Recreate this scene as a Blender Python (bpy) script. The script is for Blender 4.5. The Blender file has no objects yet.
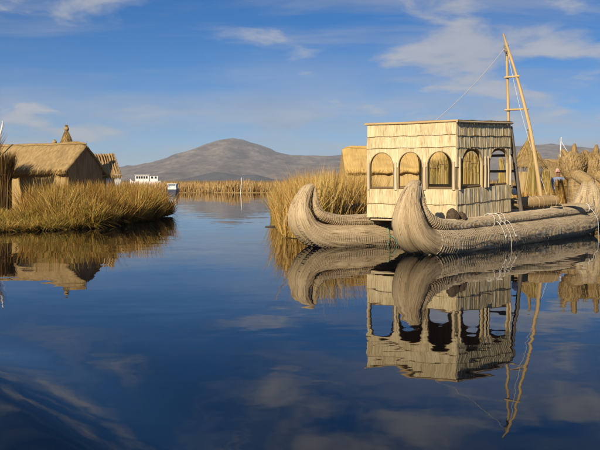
import bpy, bmesh, math, random
import numpy as np
from mathutils import Vector, Matrix, noise as mnoise

R = math.radians
rng = np.random.default_rng(7)
random.seed(7)
scene = bpy.context.scene
COL = scene.collection

# ------------------------------------------------------------------ camera
EYE, F = 1.65, 900.0                       # eye height above the lake, focal length in 600-px-wide pixels
cam_d = bpy.data.cameras.new('camera')
cam = bpy.data.objects.new('camera', cam_d)
COL.objects.link(cam)
cam.location = (0, 0, EYE)
cam.rotation_euler = (R(90), 0, 0)
cam_d.sensor_width = 36.0
cam_d.lens = 36.0 * F / 600.0
cam_d.shift_y = -45.0 / 600.0
cam_d.clip_start = 0.1
cam_d.clip_end = 30000
scene.camera = cam

# ------------------------------------------------------------------ sun and sky
SUN_EL = 24.0
SUN_TO = Vector((-0.44, -0.898, 0)).normalized()          # horizontal direction towards the sun
sun_vec = Vector((SUN_TO.x * math.cos(R(SUN_EL)), SUN_TO.y * math.cos(R(SUN_EL)), math.sin(R(SUN_EL))))
sd = bpy.data.lights.new('sun', 'SUN')
sd.energy = 5.0
sd.angle = R(0.5)
sd.color = (1.0, 0.84, 0.62)
sun = bpy.data.objects.new('sun', sd)
COL.objects.link(sun)
sun.rotation_euler = (-sun_vec).to_track_quat('-Z', 'Y').to_euler()
sun.location = (-20, -30, 30)

world = bpy.data.worlds.new('World')
scene.world = world
world.use_nodes = True
wt = world.node_tree
wt.nodes.clear()


def nd(t, kind, **kw):
    n = t.nodes.new(kind)
    for k, v in kw.items():
        if k == 'inp':
            for a, b in v.items():
                n.inputs[a].default_value = b
        else:
            setattr(n, k, v)
    return n


def math_n(t, op, a, b=None, c=None, clamp=False):
    n = t.nodes.new('ShaderNodeMath')
    n.operation = op
    n.use_clamp = clamp
    for i, v in enumerate((a, b, c)):
        if v is None:
            continue
        if isinstance(v, (int, float)):
            n.inputs[i].default_value = v
        else:
            t.links.new(v, n.inputs[i])
    return n.outputs[0]


def ramp(t, fac, stops, interp='LINEAR'):
    n = t.nodes.new('ShaderNodeValToRGB')
    n.color_ramp.interpolation = interp
    els = n.color_ramp.elements
    while len(els) < len(stops):
        els.new(0.5)
    for e, (p, c) in zip(els, stops):
        e.position = p
        e.color = c if len(c) == 4 else (*c, 1)
    t.links.new(fac, n.inputs[0])
    return n.outputs[0]


def mixc(t, fac, a, b, mode='MIX'):
    n = t.nodes.new('ShaderNodeMix')
    n.data_type = 'RGBA'
    n.blend_type = mode
    for s, v in ((n.inputs[0], fac), (n.inputs[6], a), (n.inputs[7], b)):
        if isinstance(v, (int, float)):
            s.default_value = v
        elif isinstance(v, tuple):
            s.default_value = v if len(v) == 4 else (*v, 1)
        else:
            t.links.new(v, s)
    return n.outputs[2]


sky = nd(wt, 'ShaderNodeTexSky', sky_type='NISHITA')
sky.sun_disc = False
sky.sun_elevation = R(SUN_EL)
sky.sun_rotation = math.atan2(SUN_TO.x, SUN_TO.y)
sky.altitude = 3800
sky.air_density = 1.0
sky.dust_density = 0.25
sky.ozone_density = 3.0
tc = nd(wt, 'ShaderNodeTexCoord')
sep = nd(wt, 'ShaderNodeSeparateXYZ')
wt.links.new(tc.outputs['Generated'], sep.inputs[0])
zc = math_n(wt, 'MAXIMUM', sep.outputs[2], 0.0)
den = math_n(wt, 'ADD', zc, 0.20)
cx = math_n(wt, 'DIVIDE', sep.outputs[0], den)
cy = math_n(wt, 'DIVIDE', sep.outputs[1], den)
comb = nd(wt, 'ShaderNodeCombineXYZ')
wt.links.new(cx, comb.inputs[0])
wt.links.new(cy, comb.inputs[1])


def cloud_noise(scale, detail, rough, off, sx=1.0, sy=1.0, dist=0.0):
    mp = nd(wt, 'ShaderNodeMapping', inp={'Location': off, 'Scale': (sx, sy, 1)})
    wt.links.new(comb.outputs[0], mp.inputs[0])
    n = nd(wt, 'ShaderNodeTexNoise', inp={'Scale': scale, 'Detail': detail, 'Roughness': rough, 'Distortion': dist})
    wt.links.new(mp.outputs[0], n.inputs['Vector'])
    return n.outputs[0]


OA, OB, OC = (12.75, 6.01, 0), (13.85, 10.41, 0), (8.52, 0.40, 0)
n1 = cloud_noise(3.2, 9, 0.56, OA, 1.0, 0.9, 0.25)          # broken puffs
n2 = cloud_noise(1.0, 3, 0.5, OB)                            # where they gather
n3 = cloud_noise(2.4, 8, 0.6, OC, 0.45, 1.5, 0.5)            # thin streaks
nl = cloud_noise(1.1, 8, 0.58, OC, 0.8, 1.3, 0.4)            # low banks
c1 = ramp(wt, math_n(wt, 'MULTIPLY_ADD', n2, 0.6, math_n(wt, 'MULTIPLY', n1, 0.7)), [(0.64, (0, 0, 0)), (0.80, (1, 1, 1))], 'EASE')
c3 = ramp(wt, math_n(wt, 'MULTIPLY_ADD', n2, 0.6, math_n(wt, 'MULTIPLY', n3, 0.7)), [(0.60, (0, 0, 0)), (0.82, (1, 1, 1))], 'EASE')
low = ramp(wt, zc, [(0.0, (1, 1, 1)), (0.06, (0.9, 0.9, 0.9)), (0.11, (0.35, 0.35, 0.35)), (0.16, (0, 0, 0))], 'EASE')
lowc = math_n(wt, 'MULTIPLY', low, ramp(wt, nl, [(0.42, (0.06, 0.06, 0.06)), (0.60, (1, 1, 1))]))
cov = math_n(wt, 'MAXIMUM', math_n(wt, 'MULTIPLY', c1, 0.78), math_n(wt, 'MULTIPLY', c3, 0.40))
cov = math_n(wt, 'MAXIMUM', cov, math_n(wt, 'MULTIPLY', lowc, 0.74), clamp=True)
cloud_col = mixc(wt, n1, (3.6, 3.8, 4.3), (9.0, 8.7, 8.6))
hs = nd(wt, 'ShaderNodeHueSaturation', inp={'Saturation': 1.36, 'Value': 1.0})
wt.links.new(sky.outputs[0], hs.inputs['Color'])
thin_air = mixc(wt, 1.0, hs.outputs[0], (0.98, 0.935, 1.05), 'MULTIPLY')
skyc = mixc(wt, cov, thin_air, cloud_col)
bg = nd(wt, 'ShaderNodeBackground', inp={'Strength': 0.061})
wt.links.new(skyc, bg.inputs[0])
wo = nd(wt, 'ShaderNodeOutputWorld')
wt.links.new(bg.outputs[0], wo.inputs[0])

scene.view_settings.view_transform = 'Standard'
scene.view_settings.look = 'None'
scene.view_settings.exposure = 0.28
scene.view_settings.gamma = 1.0
scene.view_settings.use_curve_mapping = False
scene.render.engine = 'CYCLES'
scene.cycles.use_denoising = True
scene.cycles.max_bounces = 8
scene.cycles.diffuse_bounces = 3
scene.cycles.glossy_bounces = 3
scene.cycles.transmission_bounces = 4
scene.cycles.volume_bounces = 1
scene.cycles.caustics_reflective = False
scene.cycles.caustics_refractive = False
scene.cycles.sample_clamp_indirect = 4.0


# ------------------------------------------------------------------ materials
def new_mat(name):
    m = bpy.data.materials.new(name)
    m.use_nodes = True
    t = m.node_tree
    t.nodes.clear()
    out = nd(t, 'ShaderNodeOutputMaterial')
    return m, t, out


def principled(t, out, col, rough=0.8, normal=None, spec=0.3):
    p = nd(t, 'ShaderNodeBsdfPrincipled', inp={'Roughness': rough, 'Specular IOR Level': spec})
    if isinstance(col, tuple):
        p.inputs['Base Color'].default_value = (*col, 1)
    else:
        t.links.new(col, p.inputs['Base Color'])
    if normal is not None:
        t.links.new(normal, p.inputs['Normal'])
    t.links.new(p.outputs[0], out.inputs[0])
    return p


def straw(name, stops, across=42.0, along=1.6, bump=0.012, blotch=0.35, blotch_col=(0.2, 0.15, 0.09), rough=0.85):
    """dry reed surface; UV in metres: u across the stems, v along them"""
    m, t, out = new_mat(name)
    uv = nd(t, 'ShaderNodeUVMap')
    oi = nd(t, 'ShaderNodeObjectInfo')
    sh = math_n(t, 'MULTIPLY', oi.outputs['Random'], 37.0)
    cb = nd(t, 'ShaderNodeCombineXYZ')
    t.links.new(sh, cb.inputs[0]); t.links.new(sh, cb.inputs[1])
    ad = nd(t, 'ShaderNodeVectorMath', operation='ADD')
    t.links.new(uv.outputs[0], ad.inputs[0]); t.links.new(cb.outputs[0], ad.inputs[1])
    def nz(sx, sy, det, ro=0.6):
        mp = nd(t, 'ShaderNodeMapping', inp={'Scale': (sx, sy, 1)})
        t.links.new(ad.outputs[0], mp.inputs[0])
        n = nd(t, 'ShaderNodeTexNoise', inp={'Scale': 1.0, 'Detail': det, 'Roughness': ro})
        t.links.new(mp.outputs[0], n.inputs['Vector'])
        return n.outputs[0]
    a = nz(across, along, 3)
    b = nz(across * 0.28, along * 0.8, 3)
    c = nz(1.3, 1.1, 5)
    f = math_n(t, 'ADD', math_n(t, 'MULTIPLY', a, 0.6), math_n(t, 'MULTIPLY', b, 0.4))
    f = math_n(t, 'ADD', f, math_n(t, 'MULTIPLY', math_n(t, 'SUBTRACT', oi.outputs['Random'], 0.5), 0.10))
    base = ramp(t, f, stops)
    bl = ramp(t, c, [(0.45, (0, 0, 0)), (0.72, (1, 1, 1))])
    base = mixc(t, math_n(t, 'MULTIPLY', bl, blotch), base, blotch_col)
    bp = nd(t, 'ShaderNodeBump', inp={'Strength': 0.9, 'Distance': bump})
    t.links.new(f, bp.inputs['Height'])
    principled(t, out, base, rough, bp.outputs[0], 0.2)
    return m


def blade_mat(name, stops, low_col, low_amt=0.6, transl=0.3):
    """loose reed leaves: each leaf has its own colour, greener towards the root"""
    m, t, out = new_mat(name)
    v = nd(t, 'ShaderNodeAttribute', attribute_name='var')
    h = nd(t, 'ShaderNodeAttribute', attribute_name='along')
    c = ramp(t, v.outputs['Fac'], stops)
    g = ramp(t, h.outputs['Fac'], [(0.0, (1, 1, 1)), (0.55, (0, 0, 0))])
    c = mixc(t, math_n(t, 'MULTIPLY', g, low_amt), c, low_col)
    d = nd(t, 'ShaderNodeBsdfDiffuse')
    tr = nd(t, 'ShaderNodeBsdfTranslucent')
    t.links.new(c, d.inputs[0]); t.links.new(c, tr.inputs[0])
    mx = nd(t, 'ShaderNodeMixShader', inp={0: transl})
    t.links.new(d.outputs[0], mx.inputs[1]); t.links.new(tr.outputs[0], mx.inputs[2])
    t.links.new(mx.outputs[0], out.inputs[0])
    return m


def rough_mat(name, c1, c2, scale=8.0, bump=0.01, rough=0.85, spec=0.3):
    m, t, out = new_mat(name)
    co = nd(t, 'ShaderNodeTexCoord')
    n = nd(t, 'ShaderNodeTexNoise', inp={'Scale': scale, 'Detail': 6, 'Roughness': 0.62})
    t.links.new(co.outputs['Object'], n.inputs['Vector'])
    c = ramp(t, n.outputs[0], [(0.3, c1), (0.7, c2)])
    bp = nd(t, 'ShaderNodeBump', inp={'Strength': 0.6, 'Distance': bump})
    t.links.new(n.outputs[0], bp.inputs['Height'])
    principled(t, out, c, rough, bp.outputs[0], spec)
    return m


M = {}
M['cabin'] = straw('pale_cut_reed', [(0.30, (0.20, 0.145, 0.07)), (0.41, (0.52, 0.41, 0.23)), (0.53, (0.70, 0.59, 0.36)), (0.70, (0.83, 0.74, 0.51))], 62, 4.0, 0.014, 0.28, (0.50, 0.39, 0.20))
M['cabin_core'] = straw('inner_reed_mat', [(0.30, (0.24, 0.165, 0.07)), (0.45, (0.48, 0.37, 0.18)), (0.7, (0.66, 0.54, 0.30))], 50, 1.2, 0.01, 0.2)
M['hull'] = straw('weathered_reed_bundle', [(0.30, (0.16, 0.105, 0.055)), (0.43, (0.40, 0.295, 0.17)), (0.55, (0.56, 0.44, 0.27)), (0.72, (0.74, 0.61, 0.40))], 44, 2.2, 0.03, 0.6, (0.40, 0.30, 0.16))
M['roll_end'] = straw('cut_reed_end', [(0.3, (0.18, 0.12, 0.05)), (0.5, (0.42, 0.30, 0.12)), (0.7, (0.58, 0.44, 0.2))], 60, 60, 0.02, 0.2)
M['thatch'] = straw('golden_thatch', [(0.32, (0.12, 0.078, 0.034)), (0.43, (0.28, 0.19, 0.085)), (0.55, (0.385, 0.27, 0.12)), (0.70, (0.50, 0.37, 0.18))], 24, 3.2, 0.07, 0.5, (0.20, 0.135, 0.065))
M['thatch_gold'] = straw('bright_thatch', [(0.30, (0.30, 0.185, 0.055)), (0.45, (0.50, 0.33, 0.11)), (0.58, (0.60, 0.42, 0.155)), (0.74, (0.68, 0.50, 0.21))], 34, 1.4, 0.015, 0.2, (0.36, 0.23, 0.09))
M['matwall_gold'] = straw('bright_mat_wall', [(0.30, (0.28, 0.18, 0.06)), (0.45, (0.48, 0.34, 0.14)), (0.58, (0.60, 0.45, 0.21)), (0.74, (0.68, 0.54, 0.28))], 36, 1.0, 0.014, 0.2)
M['thatch_brown'] = straw('brown_thatch', [(0.30, (0.15, 0.10, 0.045)), (0.45, (0.33, 0.225, 0.10)), (0.6, (0.43, 0.30, 0.14)), (0.74, (0.52, 0.39, 0.2))], 14, 1.0, 0.03, 0.35, (0.2, 0.14, 0.07))
M['matwall'] = straw('reed_mat_wall', [(0.30, (0.20, 0.13, 0.055)), (0.45, (0.38, 0.27, 0.115)), (0.6, (0.47, 0.35, 0.17)), (0.74, (0.55, 0.43, 0.22))], 36, 1.0, 0.014, 0.25)
M['mat_dark'] = straw('shaded_gable_mat', [(0.30, (0.15, 0.10, 0.045)), (0.45, (0.31, 0.21, 0.10)), (0.6, (0.41, 0.285, 0.145)), (0.74, (0.5, 0.36, 0.2))], 30, 1.0, 0.014, 0.3, (0.09, 0.06, 0.035))  # wall mat darkened in colour to deepen the shade on the gable
M['rope'] = rough_mat('straw_rope', (0.36, 0.30, 0.21), (0.56, 0.48, 0.35), 60, 0.004)
M['white_rope'] = rough_mat('white_rope', (0.62, 0.61, 0.58), (0.82, 0.81, 0.78), 50, 0.003)
M['green_rope'] = rough_mat('green_rope', (0.03, 0.26, 0.2), (0.06, 0.40, 0.30), 50, 0.003)
M['pole'] = straw('peeled_pole', [(0.3, (0.40, 0.27, 0.12)), (0.5, (0.58, 0.43, 0.22)), (0.7, (0.70, 0.55, 0.32))], 30, 0.8, 0.004, 0.3, (0.33, 0.22, 0.11))
M['post'] = straw('grey_post', [(0.3, (0.40, 0.31, 0.19)), (0.5, (0.60, 0.50, 0.33)), (0.7, (0.72, 0.62, 0.44))], 30, 0.8, 0.004, 0.3, (0.33, 0.25, 0.15))
M['darkwood'] = straw('dark_weathered_wood', [(0.3, (0.05, 0.042, 0.034)), (0.5, (0.10, 0.085, 0.065)), (0.7, (0.16, 0.135, 0.105))], 30, 0.8, 0.004, 0.3, (0.08, 0.06, 0.045))
M['greywood'] = straw('grey_ladder_wood', [(0.3, (0.10, 0.08, 0.06)), (0.5, (0.19, 0.16, 0.125)), (0.7, (0.28, 0.24, 0.19))], 30, 0.8, 0.004, 0.3, (0.14, 0.11, 0.08))
M['rod'] = straw('bent_cane', [(0.3, (0.20, 0.14, 0.08)), (0.5, (0.32, 0.24, 0.14)), (0.7, (0.44, 0.34, 0.21))], 30, 0.8, 0.004, 0.3, (0.2, 0.14, 0.08))
M['brownwood'] = straw('brown_rod', [(0.3, (0.12, 0.08, 0.045)), (0.5, (0.2, 0.14, 0.08)), (0.7, (0.28, 0.2, 0.12))], 30, 0.8, 0.004, 0.3, (0.1, 0.07, 0.04))
M['sack'] = rough_mat('dark_sackcloth', (0.05, 0.036, 0.024), (0.12, 0.085, 0.05), 22, 0.02)
M['white'] = rough_mat('chalky_white_paint', (0.66, 0.67, 0.68), (0.80, 0.80, 0.79), 3, 0.004, 0.6)
M['pale_blue'] = rough_mat('pale_blue_paint', (0.42, 0.52, 0.60), (0.55, 0.63, 0.68), 3, 0.004, 0.6)
M['glass'] = rough_mat('dark_window_glass', (0.02, 0.025, 0.03), (0.04, 0.045, 0.055), 2, 0.001, 0.15, 0.5)
M['hull_blue'] = rough_mat('blue_boat_paint', (0.03, 0.05, 0.09), (0.06, 0.085, 0.13), 4, 0.003, 0.4)
M['skin'] = rough_mat('skin', (0.20, 0.11, 0.07), (0.26, 0.15, 0.10), 12, 0.003, 0.6)
M['blue_cloth'] = rough_mat('blue_cloth', (0.16, 0.24, 0.46), (0.28, 0.36, 0.56), 14, 0.02)
M['hat_cloth'] = rough_mat('red_and_white_knit', (0.38, 0.05, 0.04), (0.62, 0.55, 0.50), 16, 0.01)
M['reed_gold'] = blade_mat('golden_reed_leaf', [(0.0, (0.29, 0.155, 0.035)), (0.3, (0.52, 0.31, 0.09)), (0.6, (0.68, 0.455, 0.155)), (0.9, (0.80, 0.60, 0.27)), (1.0, (0.46, 0.38, 0.09))], (0.40, 0.275, 0.07), 0.45)
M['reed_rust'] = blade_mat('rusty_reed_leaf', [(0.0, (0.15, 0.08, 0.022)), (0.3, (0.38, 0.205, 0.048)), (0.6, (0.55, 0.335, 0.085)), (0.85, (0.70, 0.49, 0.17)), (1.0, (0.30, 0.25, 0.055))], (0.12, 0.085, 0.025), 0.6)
M['grass_green'] = blade_mat('olive_grass_leaf', [(0.0, (0.16, 0.10, 0.025)), (0.3, (0.36, 0.24, 0.055)), (0.6, (0.54, 0.36, 0.085)), (0.85, (0.66, 0.47, 0.14)), (1.0, (0.24, 0.23, 0.05))], (0.13, 0.10, 0.028), 0.6)
M['far_reed'] = blade_mat('far_reed_leaf', [(0.0, (0.22, 0.13, 0.05)), (0.3, (0.42, 0.265, 0.095)), (0.6, (0.54, 0.365, 0.15)), (1.0, (0.66, 0.49, 0.23))], (0.25, 0.17, 0.07), 0.4)
M['stook_yellow'] = blade_mat('cut_yellow_reed', [(0.0, (0.24, 0.16, 0.05)), (0.4, (0.52, 0.39, 0.14)), (0.8, (0.68, 0.55, 0.26)), (1.0, (0.46, 0.41, 0.15))], (0.42, 0.29, 0.09), 0.4)
M['stook_brown'] = blade_mat('cut_brown_reed', [(0.0, (0.12, 0.075, 0.025)), (0.4, (0.34, 0.22, 0.07)), (0.8, (0.5, 0.35, 0.13)), (1.0, (0.6, 0.45, 0.2))], (0.3, 0.2, 0.07), 0.3)
M['stook_dark'] = blade_mat('old_dark_reed', [(0.0, (0.06, 0.035, 0.015)), (0.4, (0.14, 0.085, 0.035)), (0.8, (0.24, 0.15, 0.06)), (1.0, (0.36, 0.25, 0.11))], (0.10, 0.065, 0.03), 0.4)
M['straw_loose'] = blade_mat('loose_straw', [(0.0, (0.24, 0.155, 0.055)), (0.4, (0.45, 0.32, 0.125)), (0.8, (0.58, 0.43, 0.19)), (1.0, (0.66, 0.52, 0.26))], (0.4, 0.28, 0.11), 0.2)
M['hull_stalk'] = blade_mat('grey_straw_stalk', [(0.0, (0.16, 0.11, 0.06)), (0.4, (0.44, 0.33, 0.19)), (0.8, (0.66, 0.53, 0.33)), (1.0, (0.80, 0.68, 0.46))], (0.45, 0.36, 0.22), 0.2)
M['straw_pale'] = blade_mat('loose_pale_straw', [(0.0, (0.35, 0.26, 0.13)), (0.4, (0.60, 0.48, 0.27)), (1.0, (0.80, 0.70, 0.46))], (0.6, 0.48, 0.27), 0.2)


def ground_mat():
    m, t, out = new_mat('matted_reed_ground')
    co = nd(t, 'ShaderNodeTexCoord')
    n = nd(t, 'ShaderNodeTexNoise', inp={'Scale': 1.2, 'Detail': 9, 'Roughness': 0.7})
    t.links.new(co.outputs['Object'], n.inputs['Vector'])
    c = ramp(t, n.outputs[0], [(0.3, (0.10, 0.065, 0.025)), (0.5, (0.26, 0.18, 0.07)), (0.72, (0.42, 0.31, 0.13))])
    bp = nd(t, 'ShaderNodeBump', inp={'Strength': 0.8, 'Distance': 0.08})
    t.links.new(n.outputs[0], bp.inputs['Height'])
    principled(t, out, c, 0.95, bp.outputs[0], 0.1)
    return m


def hill_mat(name, stops, s=0.004):
    m, t, out = new_mat(name)
    co = nd(t, 'ShaderNodeTexCoord')
    mp = nd(t, 'ShaderNodeMapping', inp={'Scale': (1.0, 0.3, 2.2)})
    t.links.new(co.outputs['Object'], mp.inputs[0])
    n = nd(t, 'ShaderNodeTexNoise', inp={'Scale': s, 'Detail': 10, 'Roughness': 0.70, 'Distortion': 0.3})
    t.links.new(mp.outputs[0], n.inputs['Vector'])
    v = nd(t, 'ShaderNodeTexVoronoi', inp={'Scale': s * 6})
    t.links.new(mp.outputs[0], v.inputs['Vector'])
    f = math_n(t, 'ADD', math_n(t, 'MULTIPLY', n.outputs[0], 0.85), math_n(t, 'MULTIPLY', v.outputs['Distance'], 0.16))
    c = ramp(t, f, stops)
    principled(t, out, c, 0.95, None, 0.1)
    return m


M['ground'] = ground_mat()
M['hill'] = hill_mat('dry_hillside', [(0.38, (0.12, 0.10, 0.08)), (0.50, (0.20, 0.16, 0.125)), (0.60, (0.28, 0.225, 0.175)), (0.74, (0.46, 0.40, 0.34))], 0.009)
M['hill_dark'] = hill_mat('dark_hillside', [(0.4, (0.07, 0.07, 0.075)), (0.6, (0.11, 0.105, 0.105)), (0.8, (0.16, 0.15, 0.14))], 0.008)  # dark tone carries the cloud shadow on the low hill; distant hill shares it


def water_mat():
    m, t, out = new_mat('lake_water')
    co = nd(t, 'ShaderNodeTexCoord')
    def wave(sx, sy, sc, det, ro, amp):
        mp = nd(t, 'ShaderNodeMapping', inp={'Scale': (sx, sy, 1), 'Rotation': (0, 0, R(12))})
        t.links.new(co.outputs['Object'], mp.inputs[0])
        n = nd(t, 'ShaderNodeTexNoise', inp={'Scale': sc, 'Detail': det, 'Roughness': ro})
        t.links.new(mp.outputs[0], n.inputs['Vector'])
        s = nd(t, 'ShaderNodeVectorMath', operation='SUBTRACT')
        t.links.new(n.outputs[1], s.inputs[0]); s.inputs[1].default_value = (0.5, 0.5, 0.5)
        k = nd(t, 'ShaderNodeVectorMath', operation='MULTIPLY')
        t.links.new(s.outputs[0], k.inputs[0]); k.inputs[1].default_value = (amp, amp, 0)
        return k.outputs[0]
    w1 = wave(0.6, 1.0, 0.9, 2, 0.5, 0.016)
    w2 = wave(0.7, 1.0, 4.5, 2, 0.5, 0.009)
    # patches of breeze, stronger out in the open channel
    mp = nd(t, 'ShaderNodeMapping', inp={'Scale': (0.5, 1.0, 1)})
    t.links.new(co.outputs['Object'], mp.inputs[0])
    pn = nd(t, 'ShaderNodeTexNoise', inp={'Scale': 0.16, 'Detail': 3, 'Roughness': 0.5})
    t.links.new(mp.outputs[0], pn.inputs['Vector'])
    patch = ramp(t, pn.outputs[0], [(0.46, (0, 0, 0)), (0.66, (1, 1, 1))])
    w3 = wave(0.5, 1.0, 2.4, 3, 0.6, 0.05)
    w3m = nd(t, 'ShaderNodeVectorMath', operation='MULTIPLY')
    t.links.new(w3, w3m.inputs[0]); t.links.new(patch, w3m.inputs[1])
    a = nd(t, 'ShaderNodeVectorMath', operation='ADD')
    t.links.new(w1, a.inputs[0]); t.links.new(w2, a.inputs[1])
    b = nd(t, 'ShaderNodeVectorMath', operation='ADD')
    t.links.new(a.outputs[0], b.inputs[0]); t.links.new(w3m.outputs[0], b.inputs[1])
    g = nd(t, 'ShaderNodeNewGeometry')
    e = nd(t, 'ShaderNodeVectorMath', operation='ADD')
    t.links.new(b.outputs[0], e.inputs[0]); t.links.new(g.outputs['Normal'], e.inputs[1])
    nn = nd(t, 'ShaderNodeVectorMath', operation='NORMALIZE')
    t.links.new(e.outputs[0], nn.inputs[0])
    p = principled(t, out, (0.0015, 0.003, 0.006), 0.012, nn.outputs[0], 0.5)
    p.inputs['IOR'].default_value = 1.21
    return m


M['water'] = water_mat()


# ------------------------------------------------------------------ object helpers
WM = {}


def wmat(o):
    return WM.get(o.name, Matrix.Identity(4))


def link(o, parent=None, mw=None):
    """link o with world matrix mw (identity = mesh already in world space)"""
    COL.objects.link(o)
    mw = mw or Matrix.Identity(4)
    if parent is not None:
        o.parent = parent
        o.matrix_parent_inverse = wmat(parent).inverted()
    o.matrix_basis = mw
    WM[o.name] = mw
    return o


def tag(o, label=None, cat=None, group=None, kind=None):
    for k, v in (('label', label), ('category', cat), ('group', group), ('kind', kind)):
        if v:
            o[k] = v
    return o


def thing(name, loc, label, cat, group=None):
    o = bpy.data.objects.new(name, None)
    o.empty_display_size = 0.3
    link(o, None, Matrix.Translation(Vector(loc)))
    return tag(o, label, cat, group)


class MB:
    def __init__(self):
        self.v, self.f, self.uv, self.mi = [], [], [], []

    def vert(self, p, uv=(0, 0)):
        self.v.append(tuple(p)); self.uv.append(tuple(uv))
        return len(self.v) - 1

    def face(self, idx, mi=0):
        self.f.append(tuple(idx)); self.mi.append(mi)

    def quad(self, a, b, c, d, ua=None):
        """flat quad with metric uv (u along a-b, v along a-d)"""
        a, b, c, d = map(Vector, (a, b, c, d))
        w, h = (b - a).length, (d - a).length
        o = ua or (0, 0)
        i = [self.vert(a, (o[0], o[1])), self.vert(b, (o[0] + w, o[1])), self.vert(c, (o[0] + w, o[1] + h)), self.vert(d, (o[0], o[1] + h))]
        self.face(i)

    def poly(self, pts, uvs=None, mi=0):
        i = [self.vert(p, uvs[k] if uvs else (p[0], p[2])) for k, p in enumerate(pts)]
        self.face(i, mi)

    def box(self, frame, lo, hi):
        """axis box in a local frame (origin, ex, ey, ez); uv runs with ez"""
        o, ex, ey, ez = frame
        def P(a, b, c):
            return o + ex * a + ey * b + ez * c
        x0, y0, z0 = lo; x1, y1, z1 = hi
        self.quad(P(x0, y0, z0), P(x1, y0, z0), P(x1, y0, z1), P(x0, y0, z1))
        self.quad(P(x1, y1, z0), P(x0, y1, z0), P(x0, y1, z1), P(x1, y1, z1))
        self.quad(P(x0, y1, z0), P(x0, y0, z0), P(x0, y0, z1), P(x0, y1, z1))
        self.quad(P(x1, y0, z0), P(x1, y1, z0), P(x1, y1, z1), P(x1, y0, z1))
        self.quad(P(x0, y0, z1), P(x1, y0, z1), P(x1, y1, z1), P(x0, y1, z1))
        self.quad(P(x0, y1, z0), P(x1, y1, z0), P(x1, y0, z0), P(x0, y0, z0))

    def tube(self, path, radii, n=10, caps=True, rmod=None, cap_mi=0, squash=None):
        pts = [Vector(p) for p in path]
        fr = frames(pts)
        L = 0.0
        rows = []
        rmean = max(0.03, radii if isinstance(radii, (int, float)) else max(radii))
        for k, p in enumerate(pts):
            if k:
                L += (pts[k] - pts[k - 1]).length
            r = radii[k] if not isinstance(radii, (int, float)) else radii
            nrm, bi = fr[k][1], fr[k][2]
            row = []
            for j in range(n + 1):
                a = 2 * math.pi * j / n
                rr = r * (rmod(L, a) if rmod else 1.0)
                row.append(self.vert(p + nrm * (math.cos(a) * rr) + bi * (math.sin(a) * rr), (a * rmean, L)))
            rows.append(row)
        for k in range(len(rows) - 1):
            for j in range(n):
                self.face((rows[k][j], rows[k][j + 1], rows[k + 1][j + 1], rows[k + 1][j]))
        if caps:
            for k, sgn in ((0, -1), (len(rows) - 1, 1)):
                r = radii[k] if not isinstance(radii, (int, float)) else radii
                c = self.vert(pts[k] + fr[k][0] * (sgn * r * 0.12), (0, 0))
                ring = [self.vert(self.v[i], (math.cos(2 * math.pi * j / n) * r, math.sin(2 * math.pi * j / n) * r)) for j, i in enumerate(rows[k])]
                for j in range(n):
                    self.face((c, ring[j + 1], ring[j]) if sgn < 0 else (c, ring[j], ring[j + 1]), cap_mi)
        return fr

    def build(self, name, mats, parent=None, smooth=True, mw=None, kind=None):
        me = bpy.data.meshes.new(name)
        me.from_pydata(self.v, [], self.f)
        if not isinstance(mats, (list, tuple)):
            mats = [mats]
        for m in mats:
            me.materials.append(M[m] if isinstance(m, str) else m)
        uvl = me.uv_layers.new(name='UVMap')
        li = np.empty(len(me.loops), dtype=np.int32)
        me.loops.foreach_get('vertex_index', li)
        uvl.data.foreach_set('uv', np.asarray(self.uv, dtype=np.float32)[li].ravel())
        me.polygons.foreach_set('material_index', np.asarray(self.mi, dtype=np.int32))
        if smooth:
            me.polygons.foreach_set('use_smooth', np.ones(len(me.polygons), dtype=bool))
        me.update()
        o = bpy.data.objects.new(name, me)
        link(o, parent, mw)
        if kind:
            o['kind'] = kind
        return o


def frames(pts):
    fr = []
    T0 = None
    for k in range(len(pts)):
        a = pts[max(k - 1, 0)]; b = pts[min(k + 1, len(pts) - 1)]
        T = (b - a).normalized()
        if T0 is None:
            up = Vector((0, 0, 1)) if abs(T.z) < 0.9 else Vector((0, 1, 0))
            N = (up - T * up.dot(T)).normalized()
        else:
            N = fr[-1][1]
            N = (N - T * N.dot(T)).normalized()
        fr.append((T, N, T.cross(N)))
        T0 = T
    return fr


def catmull(ctrl, step=0.05):
    """smooth resampled path through control tuples (any dimension)"""
    c = [np.array(p, float) for p in ctrl]
    c = [2 * c[0] - c[1]] + c + [2 * c[-1] - c[-2]]
    out = []
    for i in range(1, len(c) - 2):
        p0, p1, p2, p3 = c[i - 1:i + 3]
        n = max(2, int(np.linalg.norm((p2 - p1)[:3]) / step))
        for k in range(n):
            t = k / n
            out.append(0.5 * ((2 * p1) + (-p0 + p2) * t + (2 * p0 - 5 * p1 + 4 * p2 - p3) * t * t + (-p0 + 3 * p1 - 3 * p2 + p3) * t ** 3))
    out.append(c[-2])
    return out


def simple_tube(name, path, r, mat, parent=None, n=8, step=None, caps=True):
    if step:
        path = catmull(path, step)
    mb = MB()
    mb.tube([p[:3] for p in path], r, n, caps)
    return mb.build(name, mat, parent)


def rope(name, ctrl, r, mat, parent=None, step=0.04, n=5):
    return simple_tube(name, ctrl, r, mat, parent, n, step)


def P(px, py, d):
    """world point seen at photo pixel (px, py) at depth d"""
    return Vector(((px - 300) / F * d, d, EYE + (180 - py) / F * d))


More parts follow.
